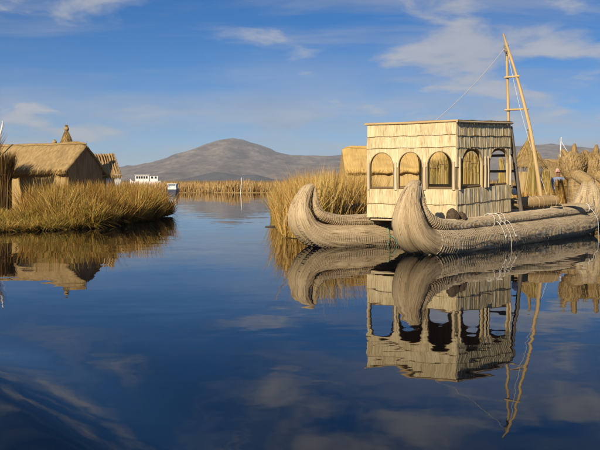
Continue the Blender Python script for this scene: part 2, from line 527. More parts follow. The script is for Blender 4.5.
def blades(name, base, tip, mat, parent=None, width=0.014, sag=0.0, kind='stuff', levels=(0, 0.4, 0.75, 1.0), var=None):
    """leaf blades from base to tip (N x 3); sag bends them downwards and sideways near the tip"""
    base = np.asarray(base, float); tip = np.asarray(tip, float)
    n = len(base)
    a = rng.uniform(0, 2 * math.pi, n)
    side = np.stack([np.cos(a), np.sin(a), np.zeros(n)], 1)
    w = np.asarray(width if np.ndim(width) else np.full(n, width)) * rng.uniform(0.7, 1.35, n)
    sagv = np.asarray(sag if np.ndim(sag) else np.full(n, sag))
    b = rng.uniform(0, 2 * math.pi, n)
    bend = np.stack([np.cos(b) * sagv, np.sin(b) * sagv, -0.6 * sagv], 1)
    vs, tt = [], []
    wl = {0: 1.0}
    for k, t in enumerate(levels):
        c = base + (tip - base) * t + bend * t * t * t
        if k == len(levels) - 1:
            vs.append(c[:, None, :]); tt += [t]
        else:
            ww = (1 - 0.75 * t) * w / 2
            vs.append(np.stack([c - side * ww[:, None], c + side * ww[:, None]], 1)); tt += [t, t]
    V = np.concatenate(vs, 1)
    m = V.shape[1]
    nl = len(levels)
    q = []
    for k in range(nl - 2):
        q += [(2 * k, 2 * k + 1, 2 * k + 3), (2 * k, 2 * k + 3, 2 * k + 2)]
    q.append((2 * (nl - 2), 2 * (nl - 2) + 1, 2 * (nl - 1)))
    q = np.array(q)
    faces = (q[None] + (np.arange(n) * m)[:, None, None]).reshape(-1, 3)
    me = bpy.data.meshes.new(name)
    me.vertices.add(n * m)
    me.vertices.foreach_set('co', V.reshape(-1).astype(np.float32))
    me.loops.add(faces.size)
    me.loops.foreach_set('vertex_index', faces.reshape(-1).astype(np.int32))
    me.polygons.add(len(faces))
    me.polygons.foreach_set('loop_start', (np.arange(len(faces)) * 3).astype(np.int32))
    me.polygons.foreach_set('loop_total', np.full(len(faces), 3, dtype=np.int32))
    at = me.attributes.new('var', 'FLOAT', 'POINT')
    vv = rng.uniform(0, 1, n) if var is None else np.clip(var, 0, 1)
    at.data.foreach_set('value', np.repeat(vv, m).astype(np.float32))
    al = me.attributes.new('along', 'FLOAT', 'POINT')
    al.data.foreach_set('value', np.tile(np.array(tt), n).astype(np.float32))
    me.materials.append(M[mat])
    me.update(calc_edges=True)
    o = bpy.data.objects.new(name, me)
    link(o, parent)
    if kind:
        o['kind'] = kind
    return o


def fbm(x, y, s=1.0, seed=0.0):
    return mnoise.fractal(Vector((x * s + seed, y * s - seed, seed * 0.37)), 1.0, 2.0, 5)


def in_poly(x, y, poly):
    inside = np.zeros(len(x), bool)
    j = len(poly) - 1
    for i in range(len(poly)):
        xi, yi = poly[i]; xj, yj = poly[j]
        c = ((yi > y) != (yj > y)) & (x < (xj - xi) * (y - yi) / (yj - yi + 1e-9) + xi)
        inside ^= c
        j = i
    return inside


def edge_dist(x, y, line):
    d = np.full(len(x), 1e9)
    for (ax, ay), (bx, by) in zip(line[:-1], line[1:]):
        L2 = (bx - ax) ** 2 + (by - ay) ** 2
        t = np.clip(((x - ax) * (bx - ax) + (y - ay) * (by - ay)) / L2, 0, 1)
        d = np.minimum(d, np.hypot(x - ax - t * (bx - ax), y - ay - t * (by - ay)))
    return d


# ------------------------------------------------------------------ the setting: water, shore, islands, mountains
def axis_list(lo, hi, dlo, dhi, fine, grow):
    xs = list(np.arange(dlo, dhi, fine))
    s = fine
    x = dlo
    left = []
    while x > lo:
        s *= grow; x -= s; left.append(x)
    s = fine; x = xs[-1]
    right = []
    while x < hi:
        s *= grow; x += s; right.append(x)
    return np.array(left[::-1] + xs + right)


wx = axis_list(-9000, 9000, -5.5, -0.3, 0.06, 1.25)
wy = axis_list(-3000, 9500, 3.6, 10.0, 0.07, 1.25)
X, Y = np.meshgrid(wx, wy)
p0 = (-2.52, 7.5)
nvx, nvy = 0.854, 0.52
Q = (X - p0[0]) * nvx + (Y - p0[1]) * nvy
S = (X - p0[0]) * 0.52 - (Y - p0[1]) * 0.854
fade = 1 / (1 + np.exp(-(S + 0.9) / 0.45)) * (1 / (1 + np.exp((S - 6) / 0.6)))
Z = fade * (0.055 * np.exp(-(Q / np.where(Q < 0, 0.38, 0.6)) ** 2) + 0.03 * np.exp(-((Q + 1.35) / 0.35) ** 2))
ny, nx = X.shape
me = bpy.data.meshes.new('lake_water')
me.vertices.add(nx * ny)
me.vertices.foreach_set('co', np.stack([X, Y, Z], -1).reshape(-1).astype(np.float32))
idx = np.arange(nx * ny).reshape(ny, nx)
fq = np.stack([idx[:-1, :-1], idx[:-1, 1:], idx[1:, 1:], idx[1:, :-1]], -1).reshape(-1, 4)
me.loops.add(fq.size)
me.loops.foreach_set('vertex_index', fq.reshape(-1).astype(np.int32))
me.polygons.add(len(fq))
me.polygons.foreach_set('loop_start', (np.arange(len(fq)) * 4).astype(np.int32))
me.polygons.foreach_set('loop_total', np.full(len(fq), 4, dtype=np.int32))
me.polygons.foreach_set('use_smooth', np.ones(len(fq), bool))
me.materials.append(M['water'])
me.update(calc_edges=True)
tag(link(bpy.data.objects.new('lake_water', me)), 'still dark blue lake water mirroring boat and sky', 'water', None, 'structure')


def slab(name, poly, ztop, mat, jitter=0.15, seg=0.6, seed=1.0, zbot=-0.4):
    pts = []
    for k in range(len(poly)):
        a = Vector(poly[k]); b = Vector(poly[(k + 1) % len(poly)])
        n = min(60, max(1, int((b - a).length / seg)))
        for j in range(n):
            p = a.lerp(b, j / n)
            pts.append((p.x + jitter * fbm(p.x, p.y, 0.9, seed), p.y + jitter * fbm(p.y, p.x, 0.9, seed + 3)))
    bm = bmesh.new()
    cxy = (sum(p[0] for p in pts) / len(pts), sum(p[1] for p in pts) / len(pts))
    top = [bm.verts.new((x, y, ztop + 0.06 * fbm(x, y, 0.7, seed))) for x, y in pts]
    bot = [bm.verts.new((x + (x - cxy[0]) * 0.004, y - 0.12, zbot)) for x, y in pts]
    n = len(pts)
    for k in range(n):
        bm.faces.new((bot[k], bot[(k + 1) % n], top[(k + 1) % n], top[k]))
    f = bm.faces.new(top)
    bmesh.ops.triangulate(bm, faces=[f])
    bmesh.ops.recalc_face_normals(bm, faces=bm.faces)
    me = bpy.data.meshes.new(name)
    bm.to_mesh(me); bm.free()
    me.materials.append(M[mat])
    return tag(link(bpy.data.objects.new(name, me)), kind='structure')


LEFT_FRONT = [(-30, 27.6), (-14, 28.0), (-11, 28.2), (-9.2, 28.8), (-7.6, 30.2), (-6.6, 31.8), (-5.9, 35), (-5.55, 39.5), (-6.1, 43), (-8, 50)]
LEFT_ISLAND = LEFT_FRONT + [(-11, 60), (-32, 62)]
RIGHT_FRONT = [(-2.2, 60), (-1.35, 42), (-0.85, 31), (-0.45, 25.6), (0.2, 24.9), (1.5, 26.6), (3.5, 29.0), (6.0, 31.2), (9.0, 32.3), (13, 33.2), (30, 36)]
RIGHT_SLAB = [(-1.6, 60), (-0.7, 42), (-0.2, 32), (0.3, 27), (0.8, 26.9), (1.7, 27.6), (3.4, 29.6)] + RIGHT_FRONT[7:]
RIGHT_ISLAND = RIGHT_FRONT + [(34, 84), (2, 92), (-3.0, 88)]
tag(slab('left_island', [(a - (0.9 if b > 29.5 else 0.3), b + 0.35) for a, b in LEFT_FRONT] + [(-11, 60), (-32, 62)], 0.13, 'ground', 0.2, 0.6, 2.0), 'matted reed island carrying the thatched huts', 'island')
tag(slab('right_island', RIGHT_SLAB + [(34, 84), (2, 92), (-2.4, 88)], 0.24, 'ground', 0.2, 0.6, 5.0), 'matted reed island behind the moored reed boat', 'island')
far_line = [(-9000, 117)] + [(x, 116 + 2.2 * fbm(x, 0, 0.08, 4.0)) for x in np.arange(-70, 75, 2.0)] + [(9000, 117)]
far_poly = far_line + [(9000, 9400), (-9000, 9400)]
tag(slab('far_shore', far_poly, 0.06, 'ground', 0.0, 400, 7.0), 'flat golden reed shore below the mountain', 'shore')


def mountain(name, sil, yr, y0, y1, mat, nx=560, ny=130, rough=24.0, seed=1.0, label=''):
    px = np.array([s[0] for s in sil], float); py = np.array([s[1] for s in sil], float)
    xs = np.linspace((px[0] - 300) / F * yr, (px[-1] - 300) / F * yr, nx)
    ys = np.linspace(y0, y1, ny)
    mb = MB()
    for y in ys:
        t = (y - y0) / (yr - y0)
        shape = min(max(t, 0.0), 1.0)
        shape = (0.55 * shape + 0.45 * shape * shape * (3 - 2 * shape)) if t <= 1 else max(0.0, 1 - (t - 1) * 1.2)
        for x in xs:
            q = x / yr * F + 300
            top = (180 - np.interp(q, px, py)) / F * yr
            wob = fbm(x, y, 0.0016, seed) * rough + fbm(x, y, 0.007, seed + 9) * rough * 0.6
            gull = (1 - abs(fbm(x * 1.0, y * 0.45, 0.0028, seed + 4))) * rough * 1.5 - rough * 1.2
            z = top * shape + (wob + gull) * min(1.0, shape * 1.6) * (0.16 + 0.84 * max(0.0, 1 - abs(shape * 1.7 - 1)))
            mb.vert((x, y, max(z, -3)), (0, 0))
    for j in range(ny - 1):
        for i in range(nx - 1):
            a = j * nx + i
            mb.face((a, a + 1, a + nx + 1, a + nx))
    return tag(mb.build(name, mat), label, 'mountain', None, 'structure')


SIL = [(-420, 176), (-200, 172), (-60, 168), (60, 171), (105, 171), (135, 168), (158, 163), (180, 156.5), (197, 148.5), (208, 143.5), (222, 140), (233, 138.5),
       (244, 140.5), (258, 145.5), (276, 152), (292, 155), (310, 155), (330, 154.5), (350, 155.5), (400, 156), (450, 153), (500, 148), (530, 144.5), (552, 143), (572, 145.5), (600, 149), (680, 153), (800, 160), (1000, 172)]
mountain('mountain', SIL, 5400, 3300, 6600, 'hill', label='broad grey brown mountain across the lake')
mountain('cloud_shadow_hill', [(178, 180), (196, 176), (214, 171.5), (226, 172.5), (240, 175), (256, 174), (272, 178.5), (284, 180)], 3200, 3120, 3290, 'hill_dark', 90, 16, 2.0, 3.0, 'low dark hill added for the cloud shadow at the foot of the mountain')  # cloud shadow on the mountain foot, built as a dark hill
mountain('distant_hill', [(40, 180), (70, 172), (100, 168.5), (116, 167.5), (128, 170), (145, 175), (160, 180)], 5000, 4500, 5500, 'hill_dark', 80, 16, 4.0, 6.0, 'bluish hill behind the left huts')


# ------------------------------------------------------------------ the reed catamaran
U = Vector((0.6, 0.8, 0)); V = Vector((-0.8, 0.6, 0)); Zv = Vector((0, 0, 1))
BOW = Vector((2.46, 19.5, 0))


def BT(s, c, z):
    return BOW + U * s + V * c + Zv * z


boat = thing('reed_boat', BT(5, 1.6, 0), 'large twin-hulled reed boat with arched cabin and upswept prows', 'boat')


def bundle(name, pts, parent, bind_from, pitch=0.10, n=22, seed=0.0, mat='hull', rope_r=0.0095, end_mat=None, stalks=0, pinch=0.02):
    """pts: (x,y,z,r) control points; a reed bundle pinched by a spiral rope, plus the rope itself"""
    path = catmull(pts, 0.035)
    pos = [Vector(p[:3]) for p in path]
    rad = [float(p[3]) for p in path]
    Ls = [0.0]
    for a, b in zip(pos[:-1], pos[1:]):
        Ls.append(Ls[-1] + (b - a).length)
    def rmod(L, a):
        lump = 1 + 0.035 * mnoise.noise(Vector((L * 1.3 + seed, math.cos(a) * 1.6, math.sin(a) * 1.6)))
        reed = 1 + 0.016 * math.sin(a * 13 + seed + 1.4 * math.sin(L * 2.1)) + 0.03 * mnoise.noise(Vector((L * 0.9 + seed, math.cos(a) * 5.5, math.sin(a) * 5.5)))
        ph = (L / pitch - a / (2 * math.pi) + 0.4 * mnoise.noise(Vector((L * 1.1, seed, 2.0)))) % 1.0
        pin = 1 - (pinch * math.exp(-((ph - 0.5) / 0.2) ** 2) if L > bind_from - 0.2 else 0)
        return lump * pin * reed
    mb = MB()
    fr = mb.tube(pos, rad, n, True, rmod, 1)
    o = mb.build(name, [mat, end_mat or 'roll_end'], parent)
    # spiral rope
    rp = []
    L = bind_from
    total = Ls[-1] - 0.03
    La = np.array(Ls)
    k = 0
    while L < total:
        i = min(max(int(np.searchsorted(La, L)) - 1, 0), len(pos) - 2)
        f = (L - La[i]) / max(La[i + 1] - La[i], 1e-6)
        c = pos[i].lerp(pos[i + 1], f)
        r = rad[i] + (rad[i + 1] - rad[i]) * f
        a = k * 2 * math.pi / 18
        k += 1
        N, B = fr[i][1], fr[i][2]
        rr = r * rmod(L, a) + rope_r * 0.55
        rp.append(c + N * (math.cos(a) * rr) + B * (math.sin(a) * rr))
        L += pitch / 18 * (1 + 0.5 * mnoise.noise(Vector((L * 2.3, seed, 1.0))))
    rb = MB()
    rb.tube(rp, rope_r, 4, True)
    rb.build('binding_rope', 'rope', o)
    if stalks:
        ii = rng.integers(2, len(pos) - 12, stalks)
        bs, tp = [], []
        for i in ii:
            a = rng.uniform(0, 2 * math.pi)
            j = min(len(pos) - 1, i + int(rng.integers(5, 11)))
            r0 = rad[i] * rmod(Ls[i], a); r1 = rad[j] * rmod(Ls[j], a)
            bs.append(pos[i] + (fr[i][1] * math.cos(a) + fr[i][2] * math.sin(a)) * (r0 + 0.002))
            a += rng.normal(0, 0.06)
            tp.append(pos[j] + (fr[j][1] * math.cos(a) + fr[j][2] * math.sin(a)) * (r1 + rng.uniform(0.0, 0.03)))
        blades('loose_stalks', bs, tp, 'hull_stalk', o, 0.013, 0.0)
    return o


def hull(bow_w, along, across, slen, stern, label, gun_end, sheer=0.012, pitch=0.085, rr=0.0095, start=0.95, tipz=1.0, pinch=0.02):
    """main bundles side by side, and gunwale rolls on top. Local s runs aft from the prow tip."""
    h = bpy.data.objects.new('hull', None)
    link(h, boat, Matrix.Translation(bow_w))
    h['label'] = label
    def W(s, c, z):
        return bow_w + along * s + across * c + Zv * z
    for c0 in (-0.20, 0.20):
        near = c0 < 0
        ctrl = [(0.36, c0 * 0.20, 1.59, 0.075), (0.23, c0 * 0.25, 1.52, 0.100), (0.10, c0 * 0.38, 1.34, 0.128), (0.0, c0 * 0.55, 1.08, 0.165),
                (0.0, c0 * 0.75, 0.80, 0.215), (0.17, c0 * 0.88, 0.51, 0.250), (0.54, c0 * 1.05, 0.30, 0.295), (1.15, c0 * 1.25, 0.205, 0.342), (2.0, c0 * 1.3, 0.185, 0.355)]
        s = 3.2
        while s < slen - 1.2:
            ctrl.append((s, c0 * 1.3, 0.185 + sheer * (s - 2), 0.36)); s += 1.2
        if stern:
            ctrl += [(slen - 0.9, c0 * 1.2, 0.34, 0.34), (slen - 0.3, c0 * 1.0, 0.62, 0.31), (slen - 0.02, c0 * 0.9, 1.0, 0.26), (slen + 0.05, c0 * 0.6, 1.35, 0.19), (slen - 0.05, c0 * 0.3, 1.62, 0.09)]
        else:
            ctrl += [(slen - 0.5, c0 * 1.3, 0.25, 0.34), (slen, c0 * 1.2, 0.32, 0.2)]
        pts = [(*W(a, b, z * (tipz if a < 0.6 else 1)), r) for a, b, z, r in ctrl]
        bundle('reed_bundle', pts, h, start + (0 if near else 0.17), pitch, 44, seed=3.1 + c0 * 5 + bow_w.x, rope_r=rr, stalks=2600 if stern else 1500, pinch=pinch)
        # gunwale roll
        g = c0 * 1.35
        zg = 0.60
        ge = gun_end if near else slen - 0.8
        gctrl = [(0.40, c0 * 0.40, 1.55, 0.045), (0.36, c0 * 0.55, 1.38, 0.062), (0.34, c0 * 0.8, 1.12, 0.08), (0.45, c0 * 1.05, 0.88, 0.105), (0.74, c0 * 1.25, 0.71, 0.128), (1.15, g, 0.625, 0.145), (1.8, g, zg, 0.15)]
        s = 2.6
        while s < ge - 0.7:
            gctrl.append((s, g, zg + sheer * 1.5 * (s - 2), 0.155)); s += 1.0
        if stern:
            gctrl += [(slen - 0.75, g, zg + 0.16, 0.15), (slen - 0.45, g * 0.9, 0.86, 0.12), (slen - 0.25, g * 0.6, 1.15, 0.08)]
        else:
            gctrl.append((ge, g, zg + sheer * 1.5 * (ge - 2), 0.15))
        gp = [(*W(a, b, z * (tipz if a < 0.6 else 1)), r) for a, b, z, r in gctrl]
        bundle('gunwale_roll', gp, h, 0.3, 0.06, 16, seed=8.0 + c0 + bow_w.y, rope_r=0.006, stalks=600)
    return h, W


hullA, WA = hull(BOW - U * 0.06 + V * 0.10, U, V, 11.35, True, 'long sunlit near hull with tall prow in front of cabin', 10.6, rr=0.0105, start=1.75)
along2 = Vector((0.80, 0.60, 0)).normalized(); across2 = Vector((-along2.y, along2.x, 0))
hullB, WB = hull(Vector((0.0, 21.9, 0)), along2, across2, 7.4, False, 'grey prow hull seen from its side, left of cabin', 2.75, pitch=0.06, rr=0.005, start=1.0, tipz=0.94, pinch=0.008)
knob = WB(2.80, -0.27, 0.62)
bundle('roll_end_knot', [(*(knob - along2 * 0.12), 0.12), (*knob, 0.165), (*(knob + along2 * 0.12), 0.13)], boat, 0.05, 0.09, 16, 2.0, 'thatch', 0.008)

# deck of cross logs
for i in range(37):
    s = 3.0 + i * 0.195
    simple_tube('deck_log', [BT(s, 0.1, 0.535 + 0.016 * s), BT(s + 0.01, 1.2, 0.54 + 0.016 * s), BT(s, 2.35, 0.535 + 0.016 * s)], 0.085, 'hull', boat, 10)

# ---- cabin
CN = BOW + U * 2.0 + Zv * 0


def CB(s, c, z):
    return CN + U * s + V * c + Zv * (z + 0.036 * s)


CL, CW = 3.06, 2.45
Z0, ZS, ZSP, ZC, ZT = 0.72, 1.43, 1.98, 2.33, 3.02
WALL_T = 0.05


def arch_bottom(a, arches, crown):
    for a0, a1 in arches:
        if a0 < a < a1:
            m = (a0 + a1) / 2; h = (a1 - a0) / 2
            return ZSP + (crown - ZSP) * math.sqrt(max(0.0, 1 - ((a - m) / h) ** 2))
    return ZS


def wall(frame_fn, length, arches, crown, solid_low=True, label=None):
    """frame_fn(a, depth, z) -> world; a runs along the wall, depth 0 = outer face, + = inwards"""
    mb = MB()
    brk = {0.0, length}
    for a0, a1 in arches:
        brk |= {a0, a1}
        for k in range(1, 16):
            brk.add((a0 + a1) / 2 - (a1 - a0) / 2 * math.cos(math.pi * k / 16))
    brk = sorted(brk)
    D = WALL_T
    def q(p, uv):
        mb.poly([frame_fn(*x) for x in p], uv)
    # sill-height wall
    for (d0, sgn) in ((0.0, 1), (D, -1)):
        pts = [(0, d0, Z0), (length, d0, Z0), (length, d0, ZS), (0, d0, ZS)]
        if sgn < 0:
            pts.reverse()
        q(pts, [(p[0], p[2]) for p in pts])
    q([(0, 0, ZS), (length, 0, ZS), (length, D, ZS), (0, D, ZS)], [(0, 0), (length, 0), (length, D), (0, D)])
    for aa, fl in ((0, 1), (length, 0)):
        pts = [(aa, D, Z0), (aa, 0, Z0), (aa, 0, ZT), (aa, D, ZT)]
        if not fl:
            pts.reverse()
        q(pts, [(p[1], p[2]) for p in pts])
    for a, b in zip(brk[:-1], brk[1:]):
        m = (a + b) / 2
        inside = arch_bottom(m, arches, crown) > ZS
        za = ZSP if (inside and any(abs(a - t) < 1e-9 for ar in arches for t in ar)) else (arch_bottom(a + 1e-6, arches, crown) if inside else ZS + 0.001)
        zb = ZSP if (inside and any(abs(b - t) < 1e-9 for ar in arches for t in ar)) else (arch_bottom(b - 1e-6, arches, crown) if inside else ZS + 0.001)
        p = [(a, 0, za), (b, 0, zb), (b, 0, ZT), (a, 0, ZT)]
        q(p, [(x[0], x[2]) for x in p])
        p = [(a, D, ZT), (b, D, ZT), (b, D, zb), (a, D, za)]
        q(p, [(x[0], x[2]) for x in p])
        if inside:
            p = [(b, 0, zb), (a, 0, za), (a, D, za), (b, D, zb)]
            q(p, [(x[1], x[0] + x[2]) for x in p])
    for a0, a1 in arches:
        p = [(a0, 0, ZS), (a0, D, ZS), (a0, D, ZSP), (a0, 0, ZSP)]
        q(p, [(x[1], x[2]) for x in p])
        p = [(a1, D, ZS), (a1, 0, ZS), (a1, 0, ZSP), (a1, D, ZSP)]
        q(p, [(x[1], x[2]) for x in p])
    w = mb.build('cabin_wall', 'cabin_core', boat, smooth=False)
    if label:
        w['label'] = label
    return w


def bunch_mesh(width, length, seed, cut=None, flare=0.004, wild=0.85):
    """one tied bunch of reed stems, hanging from z=0 down; x across, -y outwards; cut(x) = bottom heights"""
    r = random.Random(seed)
    nx_, nl = 7, 3
    mb = MB()
    xs = [width * (k / (nx_ - 1) - 0.5) for k in range(nx_)]
    ph = r.uniform(0, 6)
    amp_ = 1 + r.uniform(-0.4, 0.5) * wild
    bot = [-(length) + r.uniform(-0.010, 0.010) * wild for _ in xs]
    if cut:
        bot = [max(b, cut(x)) for b, x in zip(bot, xs)]
    rows = []
    for l in range(nl):
        t = l / (nl - 1)
        row = []
        for k, x in enumerate(xs):
            d = (0.013 + flare * t) * amp_ * math.sin(math.pi * min(max((k + 0.35) / (nx_ - 0.3), 0.03), 0.97)) ** 0.6 + 0.005 * math.sin(k * 2.4 + ph)
            d += 0.006
            row.append(mb.vert((x * (1 + 0.10 * t) + r.uniform(-0.003, 0.003), -max(d, 0.004), bot[k] * t), (x, bot[k] * t)))
        rows.append(row)
    for l in range(nl - 1):
        for k in range(nx_ - 1):
            mb.face((rows[l + 1][k], rows[l + 1][k + 1], rows[l][k + 1], rows[l][k]))
    # rim back to the wall
    rim = rows[0] + [rows[1][-1]] + rows[2][::-1] + [rows[1][0]]
    back = [mb.vert((mb.v[i][0], 0.0, mb.v[i][2]), (mb.v[i][0] + 0.02, mb.v[i][2])) for i in rim]
    for k in range(len(rim)):
        j = (k + 1) % len(rim)
        mb.face((rim[k], rim[j], back[j], back[k]))
    return mb


BUNCH_VAR = {}


def place_bunches(w, frame_fn, length, out_dir, tiers, arches=None, crown=0, pitch=0.112, seed=0, flare=0.004, wild=1.0):
    """tiers: (z_top, z_bottom, follow_arches)"""
    r = random.Random(seed)
    n = round(length / pitch)
    pw = length / n
    for ti, (zt, zb, follow) in enumerate(tiers):
        for k in range(n):
            a = (k + 0.5) * pw
            o = frame_fn(a, -0.004 - 0.002 * (k % 2), zt)
            ex = (frame_fn(1, 0, 0) - frame_fn(0, 0, 0)).normalized()
            ey = ex.cross(Zv).normalized() * -1
            if ey.dot(out_dir) > 0:
                ey = -ey
            ez = ex.cross(ey)
            if ez.z < 0:
                ex = -ex; ez = ex.cross(ey)
            sgn = 1 if ex.dot((frame_fn(1, 0, 0) - frame_fn(0, 0, 0))) > 0 else -1
            mw = Matrix((ex, ey, ez)).transposed().to_4x4()
            mw.translation = o
            rot = Matrix.Rotation(r.uniform(-0.03, 0.03) * wild, 4, 'Y') @ Matrix.Rotation(r.uniform(-0.02, 0.05) * (wild - 0.7), 4, 'X') @ Matrix.Rotation(r.uniform(-0.12, 0.12) * (wild - 0.7), 4, 'Z')
            if follow:
                cutf = lambda x, a=a, zt=zt: min(-0.02, arch_bottom(min(max(a + sgn * x, 0.001), length - 0.001), arches, crown) - zt + 0.004)
                lowest = arch_bottom(a, arches, crown)
                pill = lowest <= ZS + 1e-6
                ln = zt - (zb if pill else min(lowest - 0.05, zb))
                mb = bunch_mesh(pw * 1.10, max(ln, 0.05), seed * 100 + ti * 31 + k, cutf, flare, wild)
                mb.build('reed_bunch', 'cabin', w, smooth=False, mw=mw)
            else:
                key = (round(pw, 3), round(zt - zb, 3), r.randrange(9))
                if key not in BUNCH_VAR:
                    ob = bunch_mesh(pw * 1.16, zt - zb, seed * 100 + ti * 7 + key[2], None, flare, wild).build('reed_bunch', 'cabin', w, smooth=False, mw=mw @ rot)
                    BUNCH_VAR[key] = ob.data
                else:
                    ob = bpy.data.objects.new('reed_bunch', BUNCH_VAR[key])
                    link(ob, w, mw @ rot)


def stitch(name, frame_fn, length, z, parent, r=0.006, mat='brownwood', dep=-0.034):
    pts = [frame_fn(length * k / 14, dep, z + 0.01 * math.sin(k * 1.7)) for k in range(15)]
    return simple_tube(name, pts, r, mat, parent, 5)


# front wall (faces the prows): a runs from the near corner to the left corner
fF = lambda a, d, z: CB(d, a, z)
FA = [(0.09, 0.75), (0.89, 1.55), (1.69, 2.37)]
wF = wall(fF, CW, FA, ZC, label='bright sunlit front cabin wall with three arches')
place_bunches(wF, fF, CW, -U, [(ZT - 0.005, ZT - 0.305, 0), (ZT - 0.305, ZT - 0.60, 0), (ZT - 0.60, ZSP - 0.02, 1), (ZS - 0.005, ZS - 0.365, 0), (ZS - 0.362, Z0, 0)], FA, ZC, seed=1, wild=0.55)
# right wall
fR = lambda a, d, z: CB(a, d, z)
RA = [(0.22, 1.38), (1.76, 2.92)]
ZCR = 2.42
wR = wall(fR, CL, RA, ZCR, label='raking lit side cabin wall with two arches')
place_bunches(wR, fR, CL, -V, [(ZT - 0.03, ZT - 0.34, 0), (ZT - 0.34, ZT - 0.63, 0), (ZT - 0.63, ZSP - 0.02, 1), (ZS - 0.005, ZS - 0.37, 0), (ZS - 0.36, Z0, 0)], RA, ZCR, pitch=0.118, seed=2, flare=0.006, wild=1.0)
# left and back walls
fL = lambda a, d, z: CB(CL - a, CW - d, z)
LA = [(0.42, 1.58), (1.75, 2.98)]
wL = wall(fL, CL, LA, ZCR)
fB = lambda a, d, z: CB(CL - d, CW - a, z)
BA = [(0.06, 0.68), (1.08, 1.60), (1.84, 2.40)]
wB = wall(fB, CW, BA, ZC)
for w_, f_, ln, seg_ in ((wF, fF, CW, (0.31, 0.60)), (wR, fR, CL, (0.345, 0.63))):
    for dz in seg_:
        stitch('stitch_rod', f_, ln, ZT - dz + 0.012, w_)
    stitch('stitch_rod', f_, ln, ZS - 0.365, w_)


def post(fn, a, parent, z1=ZSP + 0.10, r=0.04, dep=-0.03):
    simple_tube('post', [fn(a, dep, ZS - 0.02), fn(a + 0.004, dep - 0.004, (ZS + z1) / 2), fn(a, dep, z1)], [r, r * 0.92, r * 0.85], 'post', parent, 10)


for a in (0.045, 0.82, 1.62, 2.41):
    post(fF, a, wF)
for a in (0.12, 1.50, 1.66, 2.99):
    post(fR, a, wR, ZSP + 0.2, 0.036)


def arch_rod(fn, ar, crown, parent, dep=-0.02, r=0.013):
    a0, a1 = ar
    m, h = (a0 + a1) / 2, (a1 - a0) / 2
    pts = [fn(a0, dep, ZS)] + [fn(m - h * math.cos(math.pi * k / 18), dep, ZSP + (crown - ZSP) * math.sin(math.pi * k / 18)) for k in range(19)] + [fn(a1, dep, ZS)]
    simple_tube('arch_rod', pts, r, 'rod', parent, 7)


for ar in FA:
    arch_rod(fF, ar, ZC, wF)
for ar in RA:
    arch_rod(fR, ar, ZCR, wR)
for ar in LA:
    arch_rod(fL, ar, ZCR, wL)
for ar in BA:
    arch_rod(fB, ar, ZC, wB, 0.0)
# sill poles
for fn, ln, w_ in ((fF, CW, wF), (fR, CL, wR)):
    simple_tube('sill_pole', [fn(-0.02, 0.06, ZS + 0.025), fn(ln / 2, 0.055, ZS + 0.03), fn(ln + 0.02, 0.06, ZS + 0.025)], 0.028, 'brownwood', w_, 8)
# roof
mb = MB()
nrx, nry = 12, 10
for zz, flip in ((ZT + 0.05, 0), (ZT + 0.002, 1)):
    base_i = len(mb.v)
    for j in range(nry + 1):
        for i in range(nrx + 1):
            s = -0.05 + (CL + 0.10) * i / nrx; c = -0.06 + (CW + 0.12) * j / nry
            p = CB(s, c, zz + (0.02 * fbm(s * 2, c * 2, 1.0, 3) if not flip else 0))
            mb.vert(p, (s, c))
    for j in range(nry):
        for i in range(nrx):
            a = base_i + j * (nrx + 1) + i
            q = (a, a + nrx + 1, a + nrx + 2, a + 1)
            mb.face(q if flip else q[::-1])
nn_ = (nrx + 1) * (nry + 1)
rim = [i for i in range(nrx + 1)] + [j * (nrx + 1) + nrx for j in range(1, nry + 1)] + [nry * (nrx + 1) + i for i in range(nrx - 1, -1, -1)] + [j * (nrx + 1) for j in range(nry - 1, 0, -1)]
for k in range(len(rim)):
    a, b = rim[k], rim[(k + 1) % len(rim)]
    mb.face((a, b, b + nn_, a + nn_))
roof = mb.build('cabin_roof', 'thatch_brown', boat, smooth=False)
simple_tube('roof_pole', [fF(-0.08, -0.045, ZT + 0.022), fF(1.2, -0.05, ZT + 0.012), fF(CW + 0.06, -0.045, ZT + 0.025)], 0.024, 'pole', roof, 8)
simple_tube('roof_pole', [fR(-0.06, -0.05, ZT + 0.0), fR(1.5, -0.055, ZT - 0.006), fR(CL + 0.06, -0.05, ZT + 0.005)], 0.026, 'post', roof, 8)
nb = 160
aa = rng.uniform(0, CL, nb)
bs = [fR(a, -0.05, ZT - 0.0 + rng.uniform(-0.02, 0.02)) for a in aa]
tp = [p + Vector((rng.uniform(-0.03, 0.03), rng.uniform(-0.03, 0.03), -rng.uniform(0.04, 0.10))) for p in bs]
blades('roof_fringe', bs, tp, 'straw_loose', roof, 0.012)
# floor inside and low bench along the far wall
mb = MB()
mb.box((CB(0, 0, 0), U, V, Zv), (0.15, 0.15, Z0 + 0.02), (CL - 0.15, CW - 0.15, Z0 + 0.07))
mb.build('cabin_floor', 'cabin_core', boat, smooth=False)
mb = MB()
mb.box((CB(0, 0, 0.0), U, V, Zv), (0.4, CW - 0.62, Z0 + 0.42), (CL - 0.4, CW - 0.16, Z0 + 0.50))
mb.box((CB(0, 0, 0.0), U, V, Zv), (0.5, CW - 0.5, Z0 + 0.06), (0.6, CW - 0.2, Z0 + 0.42))
mb.box((CB(0, 0, 0.0), U, V, Zv), (CL - 0.6, CW - 0.5, Z0 + 0.06), (CL - 0.5, CW - 0.2, Z0 + 0.42))
mb.build('bench', 'cabin_core', boat, smooth=False)

